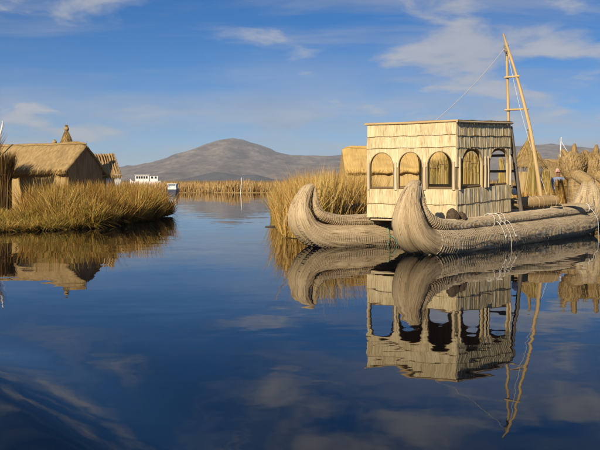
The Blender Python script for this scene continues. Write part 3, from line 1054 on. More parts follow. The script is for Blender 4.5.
# ---- mast
deck = 0.72
m1b = BT(7.35, 1.06, deck); m2b = BT(7.35, 0.02, deck)
top = P(505.5, 47, 25.8)
tipm = P(503, 33.5, 25.7)
mast = bpy.data.objects.new('mast', None)
link(mast, boat, Matrix.Translation(BT(7.35, 0.5, deck)))
mast['label'] = 'tall bamboo A-frame mast behind the cabin'
polA = [m1b, m1b.lerp(Vector((m1b.x + 0.02, m1b.y, top.z)), 0.5), Vector((P(506.5, 45, m1b.y - 0.05)))]
simple_tube('mast_pole', polA, [0.052, 0.046, 0.036], 'pole', mast, 9)
ctrl = [(*m2b, 0.062), (*P(537, 170, 25.45), 0.057), (*P(530.5, 131, 25.5), 0.052), (*P(522, 96, 25.6), 0.047), (*P(513.5, 66, 25.7), 0.041), (*P(507.5, 48, 25.75), 0.04), (*tipm, 0.022)]
pth = catmull(ctrl, 0.15)
mb = MB(); mb.tube([p[:3] for p in pth], [float(p[3]) for p in pth], 9); mb.build('mast_pole', 'pole', mast)
for (a, b) in (((506.5, 77.5), (518, 76)), ((506.8, 110), (526.5, 109))):
    simple_tube('mast_rung', [P(a[0] - 2, a[1], m1b.y - 0.02), P(b[0] + 1.5, b[1], 25.55)], 0.03, 'pole', mast, 7)
lash = [P(506.3, 52, 25.8) + Vector((0.066 * math.cos(k * 0.7), 0.085 * math.sin(k * 0.7), 0.0026 * k)) for k in range(80)]
simple_tube('lashing', lash, 0.008, 'rope', mast, 4)
st_end = fF(0.52, -0.02, ZT + 0.05)
st0 = P(504.5, 48.5, 25.8)
pts = [st0.lerp(st_end, t) - Zv * (0.10 * 4 * t * (1 - t)) for t in np.linspace(0, 1, 24)]
simple_tube('stay_rope', pts, 0.0085, 'white_rope', mast, 5)
h0 = P(507.5, 52, 25.75); h1 = BT(7.6, -0.1, 0.95)
pts = [h0.lerp(h1, t) + Vector((-0.10 * math.sin(math.pi * t), 0, 0)) for t in np.linspace(0, 1, 20)]
simple_tube('halyard', pts, 0.006, 'white_rope', mast, 5)

# ---- ropes tied round the hulls (parts of the boat)
def tied_rope(W, s, c, zc, r, drop, mat, turns=2, side=-1):
    out = [W(s + 0.03 * math.sin(k * 0.7), c + (r + 0.02) * math.cos(a) , zc + (r + 0.02) * math.sin(a)) for k, a in enumerate(np.linspace(0, turns * 2 * math.pi, 14 * turns))]
    last = W(s + 0.05, c + side * (r + 0.03), zc)
    out += [last, W(s + 0.10, c + side * (r + 0.18), zc - 0.22), W(s + 0.07, c + side * (r + 0.26), zc - 0.40), W(s + 0.12, c + side * (r + 0.25), drop)]
    rope('tie_rope', out, 0.0065, mat, boat, 0.05)


tied_rope(WA, 3.75, -0.27, 0.64, 0.165, -0.05, 'white_rope', 2)
tied_rope(WA, 3.45, -0.27, 0.64, 0.165, 0.32, 'white_rope', 1)
tied_rope(WA, 4.05, -0.27, 0.64, 0.165, 0.28, 'white_rope', 1)
tied_rope(WA, 10.2, -0.27, 0.78, 0.15, -0.05, 'white_rope', 2)
tied_rope(WB, 2.35, -0.27, 0.22, 0.37, -0.05, 'green_rope', 1)
tied_rope(WB, 2.95, -0.27, 0.22, 0.37, -0.05, 'white_rope', 1)
# beams that join the hulls at the prow end
for s_, z_, r_ in ((2.08, 0.665, 0.03), (4.95, 0.74, 0.03)):
    simple_tube('cross_beam', [BT(s_, 0.05, z_), BT(s_, 1.2, z_ + 0.005), BT(s_, 2.4, z_)], r_, 'post', boat, 8)


# ---- loose things on board
def sack(loc, rx, ry, rz, label, seed):
    bm = bmesh.new()
    bmesh.ops.create_icosphere(bm, subdivisions=3, radius=1.0)
    for v in bm.verts:
        k = 1 + 0.16 * mnoise.noise(v.co * 1.7 + Vector((seed, 0, 0))) + 0.05 * mnoise.noise(v.co * 5 + Vector((seed, 2, 0)))
        c = v.co * k
        z = c.z
        if z < 0:
            c.x *= 1.1; c.y *= 1.1; z = max(z, -0.75)
        v.co = Vector((c.x * rx, c.y * ry, (z + 0.75) * rz))
    for f in bm.faces:
        f.smooth = True
    me = bpy.data.meshes.new('sack'); bm.to_mesh(me); bm.free()
    me.materials.append(M['sack'])
    return tag(link(bpy.data.objects.new('sack', me), None, Matrix.Translation(loc)), label, 'sack', 'dark sacks by the cabin')


sack(P(452.5, 221, 20.75), 0.145, 0.13, 0.165, 'larger dark brown sack at the foot of the cabin corner', 1.0)
sack(P(461.5, 221.5, 20.95), 0.105, 0.10, 0.13, 'smaller dark brown sack against the cabin side', 4.0)

# ladder leaning on the stern side of the cabin
lad = thing('ladder', BT(5.95, 0.5, 0.7), 'dark wooden ladder leaning against the far end of the cabin', 'ladder')
lb = [BT(5.95, 0.06, 0.72), BT(5.95, 1.00, 0.72)]
lt = [BT(5.13, 0.02, 3.05), BT(5.13, 0.92, 3.05)]
for k in (0, 1):
    simple_tube('stringer', [lb[k], lb[k].lerp(lt[k], 0.5), lt[k]], 0.058, 'greywood', lad, 8)
for t in (0.14, 0.32, 0.5, 0.68, 0.86):
    simple_tube('rung', [lb[0].lerp(lt[0], t), lb[1].lerp(lt[1], t)], 0.036, 'greywood', lad, 8)

# reed roll lying on the stern deck
rl = thing('reed_roll', BT(6.9, 0.1, 0.7), 'brown reed roll lying on the deck behind the ladder', 'reed roll')
bundle('roll_body', [(*P(511, 203.5, 25.0), 0.15), (*P(524, 202.5, 25.1), 0.165), (*P(540, 201.5, 25.3), 0.165), (*P(556, 200.5, 25.5), 0.155)], rl, 0.1, 0.16, 18, 5.0, 'thatch_brown', 0.008)
# planks
pk = MB()
ex = (P(583, 203, 26.6) - P(556, 205, 26.0)); L_ = ex.length; ex.normalize(); ey = Zv.cross(ex).normalized(); ez = ex.cross(ey)
pk.box((P(556, 206, 26.0), ez, ey, ex), (0, -0.1, 0), (0.04, 0.1, L_))
tag(pk.build('plank', 'pole', None, smooth=False), 'short pale plank lying on the stern deck', 'plank')
for k, (a, b, w, lab) in enumerate((((322, 210, 26.2), (352, 206.5, 26.8), 0.12, 'lower dark plank resting behind the left prow hull'), ((336, 207, 26.6), (362, 204.5, 27.2), 0.10, 'upper dark plank resting behind the left prow hull'))):
    a_, b_ = P(*a), P(*b)
    ex = b_ - a_; L_ = ex.length; ex.normalize(); ey = Zv.cross(ex).normalized(); ez = ex.cross(ey)
    pk = MB(); pk.box((a_, ez, ey, ex), (-0.05, -w, 0), (0.05, w, L_))
    tag(pk.build('plank', 'darkwood', None, smooth=False), lab, 'plank')
# white bag
bm = bmesh.new()
bmesh.ops.create_icosphere(bm, subdivisions=3, radius=1.0)
for v in bm.verts:
    k = 1 + 0.2 * mnoise.noise(v.co * 2.0)
    v.co = Vector((v.co.x * 0.12 * k, v.co.y * 0.1 * k, (max(v.co.z, -0.7) + 0.7) * 0.14 * k))
me = bpy.data.meshes.new('bag'); bm.to_mesh(me); bm.free(); me.materials.append(M['white'])
for p in me.polygons:
    p.use_smooth = True
tag(link(bpy.data.objects.new('bag', me), None, Matrix.Translation(P(516, 195, 25.6))), 'small white bag between the cabin and the ladder foot', 'bag')


# ------------------------------------------------------------------ huts
def panel(mb, o, eu, ev, nu, nv, thick, amp, seed, ragged=0.0, sag=0.0):
    """slab with a wavy upper face. o + eu*a + ev*b, a,b in 0..1; normal = eu x ev; ev end = eave"""
    n = eu.cross(ev).normalized()
    lu, lv = eu.length, ev.length
    top, bot = [], []
    for j in range(nv + 1):
        b = j / nv
        rt, rb = [], []
        for i in range(nu + 1):
            a = i / nu
            ext = ragged * fbm(a * lu * 2.2, b * 3, 1.0, seed) * (1 if j == nv else 0)
            p = o + eu * a + ev * b + ev.normalized() * ext
            h = amp * fbm(a * lu, b * lv, 1.1, seed) - sag * math.sin(math.pi * a) * (1 - b) 
            rnd = thick * 0.5 * (max(0, (abs(a - 0.5) - 0.44) / 0.06)) ** 2 + thick * 0.5 * (max(0, (b - 0.9) / 0.1)) ** 2
            rt.append(mb.vert(p + n * (thick + h - rnd), (a * lu, b * lv)))
            rb.append(mb.vert(p + n * (h * 0.5), (a * lu, b * lv)))
        top.append(rt); bot.append(rb)
    for j in range(nv):
        for i in range(nu):
            mb.face((top[j][i], top[j][i + 1], top[j + 1][i + 1], top[j + 1][i]))
            mb.face((bot[j][i], bot[j + 1][i], bot[j + 1][i + 1], bot[j][i + 1]))
    rim_t = top[0] + [r[-1] for r in top[1:]] + top[-1][-2::-1] + [r[0] for r in top[-2:0:-1]]
    rim_b = bot[0] + [r[-1] for r in bot[1:]] + bot[-1][-2::-1] + [r[0] for r in bot[-2:0:-1]]
    for k in range(len(rim_t)):
        j = (k + 1) % len(rim_t)
        mb.face((rim_t[j], rim_t[k], rim_b[k], rim_b[j]))


def hut(name, label, O, e, g, length, width, zg, ze, zr, over=0.25, over_g=0.12, thick=0.16, mat='thatch', wmat_='matwall', seed=1.0, fringe=900, open_end=None, group='thatched reed huts', fr_w=0.02, door=None, sag=0.08, gable_mat=None):
    e = Vector((*e, 0)).normalized(); g = Vector((*g, 0)).normalized()
    O = Vector((*O, 0))
    t = thing(name, O + e * length / 2 + g * width / 2 + Zv * zg, label, 'hut', group)
    def H(a, b, z):
        return O + e * a + g * b + Zv * z
    # roof slopes
    hw = width / 2
    sl = (zr - ze) / hw
    ob = over
    for side in (0, 1):
        mb = MB()
        a0, a1 = -over_g, length + over_g
        if side == 0:
            r0, r1 = H(a1, hw, zr), H(a0, hw, zr)
            e0 = H(a1, -ob, ze - sl * ob)
        else:
            r0, r1 = H(a0, hw, zr), H(a1, hw, zr)
            e0 = H(a0, width + ob, ze - sl * ob)
        eu, ev = r1 - r0, e0 - r0
        if eu.cross(ev).z < 0:
            r0, r1 = r1, r0
            eu = -eu
        panel(mb, r0, eu, ev, max(8, int(length * 9)), 22, thick, 0.07, seed + side * 7, 0.10, sag)
        rf = mb.build('roof', mat, t)
        # loose straw on the slope and hanging at the eave
        n = int(fringe)
        a = rng.uniform(0, 1, n); b = 1 - rng.uniform(0, 1, n) * 0.07
        nrm = eu.cross(ev).normalized(); dn = ev.normalized(); al = eu.normalized()
        bs = np.array([list(r0 + eu * x + ev * min(y, 0.985) + nrm * (thick - 0.01 - 0.5 * thick * max(0, (y - 0.9) / 0.1) ** 2 - sag * math.sin(math.pi * x) * (1 - y))) for x, y in zip(a, b)])
        ln = rng.uniform(0.06, 0.2, n)
        tp = bs + np.array(dn)[None] * ln[:, None] + np.array(al)[None] * rng.normal(0, 0.05, n)[:, None] + np.array(nrm)[None] * rng.uniform(-0.005, 0.035, n)[:, None]
        tp[:, 2] -= np.where(b > 0.95, rng.uniform(0, 0.1, n), 0)
        blades('thatch_fringe', bs, tp, 'straw_loose', rf, fr_w, 0.02)
    # ridge roll
    rg = [(*H(a, hw, zr + thick * 0.92 + 0.012 * math.sin(a * 2.3 + seed) - sag * 1.15 * math.sin(math.pi * min(max((a + over_g) / (length + 2 * over_g), 0), 1)) - (0.07 if i in (0, 15) else 0)), 0.03 if i in (0, 15) else 0.085) for i, a in enumerate(np.linspace(-over_g + 0.03, length + over_g - 0.03, 16))]
    pth = catmull(rg, 0.12)
    mb = MB(); mb.tube([p[:3] for p in pth], [float(p[3]) for p in pth], 10, True, lambda L, a: 1 + 0.1 * mnoise.noise(Vector((L * 3, math.cos(a), math.sin(a)))))
    mb.build('ridge_roll', mat, t)
    # walls: long sides as panels of upright reed, gables as pentagons
    for side in (0, 1):
        b = 0.0 if side == 0 else width
        mb = MB()
        o0, o1 = (H(0, b, zg), H(length, b, zg))
        eu = (o1 - o0); ev = Zv * (ze - zg + 0.10)
        nrm = eu.cross(ev)
        want = -g if side == 0 else g
        if nrm.dot(want) < 0:
            o0, eu = o1, -eu
        panel(mb, o0, eu, ev, max(6, int(length * 5)), 6, 0.07, 0.02, seed + 20 + side)
        wl = mb.build('wall', wmat_, t)
    for end, a in ((0, 0.0), (1, length)):
        if open_end == end:
            continue
        mb = MB()
        th = 0.08 * (-1 if end == 0 else 1)
        prof = [(0, zg), (width, zg), (width, ze), (hw, zr - 0.02), (0, ze)]
        A = [H(a, b, z) for b, z in prof]; B = [H(a + th, b, z) for b, z in prof]
        uv = [(b, z) for b, z in prof]
        mb.poly(A, uv); mb.poly(B[::-1], uv[::-1])
        for k in range(5):
            j = (k + 1) % 5
            mb.poly([A[k], B[k], B[j], A[j]], [(0, 0), (0.08, 0), (0.08, 1), (0, 1)])
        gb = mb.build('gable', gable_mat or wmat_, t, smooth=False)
        gb.data.update()
    if door:
        end, b0, b1, zd = door
        a = -0.11 if end == 0 else length + 0.11
        mb = MB()
        mb.box((H(a, 0, 0), e, g, Zv), (-0.02, b0, zg), (0.02, b1, zd))
        mb.build('door_mat', 'darkwood', t, smooth=False)
    # eave pole ends
    return t, H


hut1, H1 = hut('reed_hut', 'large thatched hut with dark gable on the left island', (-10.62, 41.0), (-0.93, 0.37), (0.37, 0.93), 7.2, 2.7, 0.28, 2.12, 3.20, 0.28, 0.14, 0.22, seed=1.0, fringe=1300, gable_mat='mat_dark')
hut2, H2 = hut('reed_hut', 'small thatched hut with ribbed roof right of the dark gable', (-10.05, 50.0), (-0.88, -0.47), (-0.47, 0.88), 1.75, 2.3, 0.3, 1.95, 2.98, 0.15, 0.10, 0.14, 'thatch_brown', 'matwall', 3.0, 700)
for k in range(13):                                         # thick ribs on its roof
    a = -0.05 + 1.85 * k / 12
    rb_ = [H2(a, 1.15, 3.13), H2(a + 0.01, 0.5, 2.56), H2(a, -0.12, 2.0)]
    simple_tube('roof_rib', rb_, 0.024 + 0.012 * (k % 3), 'thatch_brown', hut2, 7)
mb = MB(); mb.box((H2(0.0, -0.12, 0), -Vector((0.88, 0.47, 0)), Vector((-0.47, 0.88, 0)), Zv), (-0.05, -0.08, 0.3), (0.30, 0.0, 1.95))
tag(mb.build('door_panel', 'white', hut2, smooth=False), 'white painted door panel')
mb = MB(); mb.box((H2(0.0, -0.12, 0), -Vector((0.88, 0.47, 0)), Vector((-0.47, 0.88, 0)), Zv), (0.42, -0.06, 0.3), (0.80, 0.0, 1.75))
tag(mb.build('door_panel', 'pale_blue', hut2, smooth=False), 'pale blue painted panel')

hut('reed_hut', 'long thatched hut seen through the cabin arches', (7.2, 40.0), (-1.0, -0.03), (-0.03, 1.0), 5.15, 3.0, 0.25, 2.06, 2.98, 0.22, 0.08, 0.18, 'thatch_gold', 'matwall_gold', 5.0, 260, sag=0.03)
# rafters ends under its eave
hut4, H4 = hut('reed_hut', 'low thatched hut with open dark end beside the puma prow', (11.95, 39.5), (-0.96, 0.28), (0.28, 0.96), 1.15, 2.2, 0.25, 1.75, 2.42, 0.2, 0.1, 0.16, 'thatch', 'matwall', 7.0, 800, open_end=1)


def cone_hut(name, loc, prof, label, seed, knot=0.12, mat='thatch_brown', spike=None, n=28, ball=None):
    """prof: (z, radius) from the ground to the tip"""
    t = thing(name, loc, label, 'hut', 'conical reed huts')
    loc = Vector(loc)
    def ring(mb, z, r, k):
        return [mb.vert(loc + Vector((math.cos(2 * math.pi * j / n) * r * (1 + 0.05 * fbm(j * 0.7, z, 1, seed)), math.sin(2 * math.pi * j / n) * r * (1 + 0.05 * fbm(j * 0.7, z, 1, seed)), z)), (2 * math.pi * j / n * max(r, 0.3), z)) for j in range(n + 1)]
    for nm, pr, m in (('wall', prof[0], 'matwall'), ('roof', prof[1], mat)):
        mb = MB()
        rows = [ring(mb, z, r, k) for k, (z, r) in enumerate(pr)]
        for k in range(len(rows) - 1):
            for j in range(n):
                mb.face((rows[k][j], rows[k][j + 1], rows[k + 1][j + 1], rows[k + 1][j]))
        o = mb.build(nm, m, t)
    pr = prof[1]
    zz = np.array([p[0] for p in pr]); rr = np.array([p[1] for p in pr])
    nb = 1500
    f = rng.uniform(0.0, 1, nb) ** 1.4
    zb = zz[1] + (zz[-1] - zz[1]) * (1 - f) * 0.0 + (zz[-1] - zz[0]) * (1 - f) + (zz[0] - zz[1]) 
    zb = np.clip(zb, zz.min() + 0.03, zz.max())
    rb_ = np.interp(zb, zz, rr)
    an = rng.uniform(0, 2 * math.pi, nb)
    ln = rng.uniform(0.15, 0.4, nb)
    z2 = zb - ln
    r2 = np.where(z2 > zz.min(), np.interp(z2, zz, rr), rr[0] + 0.02) + rng.uniform(0.0, 0.05, nb)
    bs = np.stack([loc.x + np.cos(an) * rb_, loc.y + np.sin(an) * rb_, loc.z + zb], 1)
    an2 = an + rng.normal(0, 0.05, nb)
    tp = np.stack([loc.x + np.cos(an2) * r2, loc.y + np.sin(an2) * r2, loc.z + z2], 1)
    blades('thatch_fringe', bs, tp, 'straw_loose', o, 0.022, 0.02)
    zt = zz.max()
    if spike:
        simple_tube('top_spike', [loc + Vector((0, 0, zt - 0.15)), loc + Vector((0.02, 0, zt + spike * 0.5)), loc + Vector((0, 0, zt + spike))], [0.085, 0.06, 0.03], mat, t, 8)
    if ball:
        mb = MB()
        mb.tube([loc + Vector((0, 0, zt - 0.02 + ball * 2 * k / 6)) for k in range(7)], [max(0.03, ball * math.sin(math.pi * (k + 0.6) / 7.2)) for k in range(7)], 12, True, lambda L, a: 1 + 0.15 * mnoise.noise(Vector((L * 12, math.cos(a) * 3, math.sin(a) * 3))))
        mb.build('top_knot', mat, t)
        zt += ball * 1.6
    # bound tuft at the tip
    nb = 160
    an = rng.uniform(0, 2 * math.pi, nb); rr0 = rng.uniform(0, 0.05, nb)
    zt2 = zt + (spike or 0) - 0.05
    bs = np.stack([loc.x + np.cos(an) * rr0, loc.y + np.sin(an) * rr0, np.full(nb, loc.z + zt2)], 1)
    r3 = rng.uniform(0.3, 1.0, nb) * knot
    tp = np.stack([loc.x + np.cos(an) * r3, loc.y + np.sin(an) * r3, loc.z + zt2 + rng.uniform(0.5, 1.0, nb) * knot * 2.0], 1)
    blades('top_tuft', bs, tp, 'stook_brown', t, 0.03, 0.03)
    return t


cone_hut('conical_hut', P(66.5, 180, 47) * 1 + Vector((0, 0, 0.3 - EYE)), ([(0, 1.0), (1.1, 1.02)], [(1.0, 1.25), (1.3, 1.12), (2.3, 0.66), (3.15, 0.36), (3.55, 0.22), (3.8, 0.10), (3.9, 0.08)]), 'conical reed tower with tufted tip behind the large hut', 2.0, 0.10, ball=0.14)
cone_hut('conical_hut', P(54.5, 180, 49) + Vector((0, 0, 0.3 - EYE)), ([(0, 0.8), (1.1, 0.85)], [(1.0, 1.05), (1.4, 0.85), (2.6, 0.34), (3.3, 0.10)]), 'hidden conical hut of which only the round tip shows', 3.0, 0.06, ball=0.13)
cone_hut('conical_hut', P(528.5, 180, 38) + Vector((0, 0, 0.25 - EYE)), ([(0, 0.55), (1.75, 0.58)], [(1.95, 0.78), (2.05, 0.72), (2.5, 0.40), (2.9, 0.17), (3.1, 0.06)]), 'conical reed hut with spike between cabin and mast pole', 4.0, 0.05, 'thatch', 0.42)


def stook(name, loc, r0, r1, h, flare, n, mat, label, waist=0.8, width=0.03, lean=(0, 0), cat='reed bundle', group='standing reed bundles'):
    """upright sheaf: wide foot, drawn together at the waist, tips splayed; with a tie band"""
    t = thing(name, loc, label, cat, group)
    loc = np.array(loc)
    an = rng.uniform(0, 2 * math.pi, n); q = np.sqrt(rng.uniform(0, 1, n))
    hh = h * rng.uniform(0.86, 1.06, n)
    b = np.stack([np.cos(an) * q * r0, np.sin(an) * q * r0, np.zeros(n)], 1)
    w = np.stack([np.cos(an) * q * r1 + lean[0] * waist, np.sin(an) * q * r1 + lean[1] * waist, hh * waist], 1)
    tpp = np.stack([np.cos(an) * (q * r1 + flare * rng.uniform(0.2, 1, n)) + lean[0], np.sin(an) * (q * r1 + flare * rng.uniform(0.2, 1, n)) + lean[1], hh], 1)
    va = rng.uniform(0, 1, n)
    blades('stems', b + loc, w + loc, mat, t, width, 0.0, 'stuff', (0, 0.5, 0.9, 1.0), va)
    blades('tips', b * 0.12 + w * 0.88 + loc, tpp + loc, mat, t, width, 0.03, 'stuff', (0, 0.5, 0.8, 1.0), va)
    ring = [Vector(loc) + Vector((math.cos(a) * r1 * 1.08 + lean[0] * waist, math.sin(a) * r1 * 1.08 + lean[1] * waist, h * waist * 0.96)) for a in np.linspace(0, 2 * math.pi, 15)]
    simple_tube('tie_band', ring, 0.014, 'brownwood', t, 5)
    return t


def on_island(px, d, z=0.25):
    return ((px - 300) / F * d, d, z)


stook('reed_sheaf', on_island(533.5, 33.4), 0.52, 0.10, 2.45, 0.05, 900, 'stook_yellow', 'tall pointed yellow green reed sheaf in front of the conical hut', 0.93, 0.028)
stook('reed_sheaf', on_island(546.5, 33.8), 0.42, 0.12, 1.75, 0.05, 600, 'stook_yellow', 'short narrow reed sheaf right of the mast pole', 0.92, 0.028)
stook('reed_sheaf', on_island(566, 33.6), 0.46, 0.36, 1.42, 0.12, 1100, 'stook_brown', 'broad round topped brown reed sheaf beside the puma prow', 0.86, 0.028)
stook('reed_sheaf', on_island(501.5, 35.5), 0.34, 0.08, 2.2, 0.05, 500, 'stook_yellow', 'slim yellow reed sheaf seen through the rightmost cabin arch', 0.93, 0.028)
stook('reed_sheaf', on_island(-22, 38.2, 0.13), 0.34, 0.20, 3.5, 0.80, 420, 'stook_brown', 'splayed reed sheaf just outside the left edge', 0.62, 0.032, (0.35, 0))
stook('reed_sheaf', on_island(4, 40.6, 0.13), 0.34, 0.26, 2.75, 0.34, 600, 'stook_dark', 'dark brown reed sheaf at the left edge before the large hut', 0.66, 0.034, (0.12, 0))
for px_, d_, h_, r_, lab in ((436, 34.2, 2.15, 0.34, 'pale reed sheaf showing through the third front arch'), (446.5, 33.6, 2.3, 0.32, 'upright pale reed sheaf behind the cabin corner post'), (467, 34.0, 2.45, 0.36, 'pale reed sheaf filling the left half of the first side arch'), (478, 33.7, 2.35, 0.32, 'pale reed sheaf filling the right half of the first side arch')):
    stook('reed_sheaf', on_island(px_, d_), r_, r_ * 0.75, h_, 0.06, 520, 'stook_yellow', lab, 0.9, 0.034)
hut('reed_hut', 'unseen thatched hut added outside the left edge to shade the large hut', (-16.7, 35.7), (-0.93, 0.37), (0.37, 0.93), 4.0, 2.6, 0.13, 2.6, 4.4, 0.28, 0.14, 0.22, seed=11.0, fringe=500)  # unseen hut, added to throw shade on the large hut's wall


# ------------------------------------------------------------------ puma-headed boat
pb = thing('puma_reed_boat', on_island(582, 31.0, 0.0), 'reed boat with puma head prow at the right island', 'boat')


def neck(px, d, lift, prt_label):
    a = Vector(on_island(px, d, 0.0))
    pts = [(*(a + Vector((0.55, 1.6, 0.15))), 0.40), (*(a + Vector((0.25, 0.7, 0.22))), 0.42), (*(a + Vector((0.08, 0.18, 0.55))), 0.42), (*(a + Vector((0.0, 0.0, 1.05))), 0.40), (*(a + Vector((-0.02, 0.0, 1.5 + lift))), 0.36), (*(a + Vector((-0.05, 0.05, 1.85 + lift))), 0.30)]
    nk = bundle('neck', pts, pb, 0.3, 0.14, 20, px * 0.1, 'thatch', 0.009)
    # head: rounded sheaf with two ears and a snout
    hc = a + Vector((-0.22, 0.1, 2.32 + lift))
    hp = [(*(hc + Vector((0.12, 0, -0.62))), 0.26), (*(hc + Vector((0.04, 0, -0.4))), 0.38), (*(hc + Vector((0, 0, -0.1))), 0.44), (*(hc + Vector((0.02, 0, 0.15))), 0.36), (*(hc + Vector((0.04, 0, 0.30))), 0.18)]
    hd = bundle('head', hp, pb, 0.25, 0.3, 18, px * 0.3, 'thatch', 0.008)
    for ex_, ez_, tx, tz in ((-0.25, 0.18, -0.36, 0.40), (0.05, 0.25, 0.08, 0.60)):
        pth = catmull([(*(hc + Vector((ex_, -0.05, ez_))), 0.11), (*(hc + Vector((ex_ * 0.6 + tx * 0.4, -0.06, (ez_ + tz) / 2))), 0.10), (*(hc + Vector((tx, -0.06, tz))), 0.03)], 0.05)
        mb = MB(); mb.tube([p[:3] for p in pth], [float(p[3]) for p in pth], 9); mb.build('ear', 'thatch', hd)
    nb = 420
    an = rng.uniform(0, 2 * math.pi, nb); zz_ = rng.uniform(-0.6, 0.25, nb)
    rr_ = 0.44 * np.sqrt(np.clip(1 - ((zz_ + 0.12) / 0.62) ** 2, 0.05, 1))
    bs = np.stack([hc.x + np.cos(an) * rr_, hc.y + np.sin(an) * rr_, hc.z + zz_], 1)
    tp = bs + np.stack([np.cos(an) * 0.06, np.sin(an) * 0.06, rng.uniform(0.08, 0.24, nb)], 1) + rng.normal(0, 0.03, (nb, 3))
    blades('loose_straw', bs, tp, 'straw_loose', hd, 0.022, 0.03)
    # muzzle low in front of the head
    mc = a + Vector((0.12, -0.55, 1.58 + lift))
    mp = [(*(mc + Vector((-0.30, 0.45, 0.28))), 0.20), (*(mc + Vector((-0.12, 0.2, 0.14))), 0.22), (*(mc + Vector((0.06, 0.0, 0.0))), 0.20), (*(mc + Vector((0.16, -0.10, -0.06))), 0.12)]
    mz = bundle('muzzle', mp, pb, 0.1, 0.12, 16, px * 0.7, 'thatch', 0.008)
    mouth = [mc + Vector((-0.02, -0.16, -0.10)), mc + Vector((0.10, -0.215, -0.15)), mc + Vector((0.22, -0.18, -0.12))]
    simple_tube('mouth', mouth, 0.05, 'sack', mz, 8)
    return hc


neck(579, 31.2, 0.0, '')
neck(601, 31.6, -0.02, '')

# ------------------------------------------------------------------ poles and sticks
def pole(name, a, b, r, mat, label, cat='pole', mid=None):
    pts = [a, mid if mid is not None else a.lerp(b, 0.5), b]
    return tag(simple_tube(name, pts, [r, r * 0.9, r * 0.7], mat, None, 7, None), label, cat)


pole('marker_pole', P(240.6, 195, 112), P(241.8, 177.5, 112), 0.055, 'white', 'white marker pole standing in the far channel')
pole('thin_pole', Vector(on_island(557, 41)), P(561.3, 137, 41), 0.035, 'white', 'thin pale pole rising behind the puma prow')
rp_ = [P(561, 141, 41).lerp(P(577, 165, 40), t) - Zv * 0.05 * math.sin(math.pi * t) for t in np.linspace(0, 1, 8)]
tag(simple_tube('guy_line', rp_, 0.012, 'white_rope', None, 4), 'thin white line running from the pale pole', 'rope')
tag(simple_tube('white_pole', [Vector(on_island(-4, 43, 0.3)), P(-2.5, 150, 43), P(0.3, 134, 43), P(2.4, 126, 43), P(2.6, 121, 43)], [0.06, 0.055, 0.05, 0.045, 0.02], 'white', None, 7), 'curved white pole tip at the left edge above the hut', 'pole')
tag(simple_tube('floating_stick', [Vector((-1.22, 31.6, 0.005)), Vector((-0.97, 31.7, 0.015)), Vector((-0.72, 31.9, 0.03))], [0.025, 0.035, 0.03], 'darkwood', None, 7), 'dark stick floating at the edge of the middle reeds', 'stick')


# ------------------------------------------------------------------ person on the right island
def person(loc):
    t = thing('person', loc, 'person in blue top and red and white hat standing behind the round sheaf', 'person')
    me = bpy.data.meshes.new('body')
    J = [((0, 0, 0.92), 0.15), ((0, 0, 1.12), 0.15), ((0, 0, 1.34), 0.17), ((0, 0, 1.46), 0.075), ((0, -0.01, 1.53), 0.075), ((0, -0.015, 1.62), 0.10), ((0, -0.01, 1.71), 0.085),
         ((0.20, 0, 1.38), 0.075), ((0.26, -0.04, 1.12), 0.055), ((0.20, -0.20, 0.98), 0.042), ((-0.20, 0, 1.38), 0.075), ((-0.26, -0.04, 1.12), 0.055), ((-0.20, -0.20, 0.98), 0.042),
         ((0.10, 0, 0.86), 0.11), ((0.11, -0.02, 0.46), 0.075), ((0.11, 0.02, 0.06), 0.05), ((0.11, -0.14, 0.03), 0.035),
         ((-0.10, 0, 0.86), 0.11), ((-0.11, -0.02, 0.46), 0.075), ((-0.11, 0.02, 0.06), 0.05), ((-0.11, -0.14, 0.03), 0.035), ((0, -0.115, 1.60), 0.018)]
    E = [(0, 1), (1, 2), (2, 3), (3, 4), (4, 5), (5, 6), (2, 7), (7, 8), (8, 9), (2, 10), (10, 11), (11, 12), (0, 13), (13, 14), (14, 15), (15, 16), (0, 17), (17, 18), (18, 19), (19, 20), (5, 21)]
    me.from_pydata([j[0] for j in J], E, [])
    o = bpy.data.objects.new('body', me)
    link(o, t, Matrix.Translation(Vector(loc)))
    sk = o.modifiers.new('Skin', 'SKIN')
    for i, j in enumerate(J):
        me.skin_vertices[0].data[i].radius = (j[1], j[1])
    me.skin_vertices[0].data[0].use_root = True
    ss = o.modifiers.new('Sub', 'SUBSURF'); ss.levels = 1; ss.render_levels = 2
    # skin above the collar and on the hands, cloth elsewhere: by height
    m, tt, out = new_mat('person_surface')
    co = nd(tt, 'ShaderNodeTexCoord'); sp = nd(tt, 'ShaderNodeSeparateXYZ'); tt.links.new(co.outputs['Object'], sp.inputs[0])
    up = math_n(tt, 'GREATER_THAN', sp.outputs[2], 1.46)
    lo = math_n(tt, 'LESS_THAN', sp.outputs[2], 0.9)
    c = mixc(tt, up, (0.20, 0.29, 0.52), (0.24, 0.13, 0.085))
    c = mixc(tt, lo, c, (0.05, 0.05, 0.06))
    principled(tt, out, c, 0.8)
    me.materials.append(m)
    mb = MB()
    L0 = Vector(loc)
    prof = [(1.66, 0.17), (1.675, 0.165), (1.68, 0.11), (1.78, 0.095), (1.81, 0.04)]
    rows = [[mb.vert(L0 + Vector((math.cos(a) * r, math.sin(a) * r - 0.01, z)), (a, z)) for a in np.linspace(0, 2 * math.pi, 15)] for z, r in prof]
    for k in range(len(rows) - 1):
        for j in range(14):
            mb.face((rows[k][j], rows[k][j + 1], rows[k + 1][j + 1], rows[k + 1][j]))
    mb.build('hat', 'hat_cloth', t)
    return t


person(on_island(558.2, 34.4, 0.30))

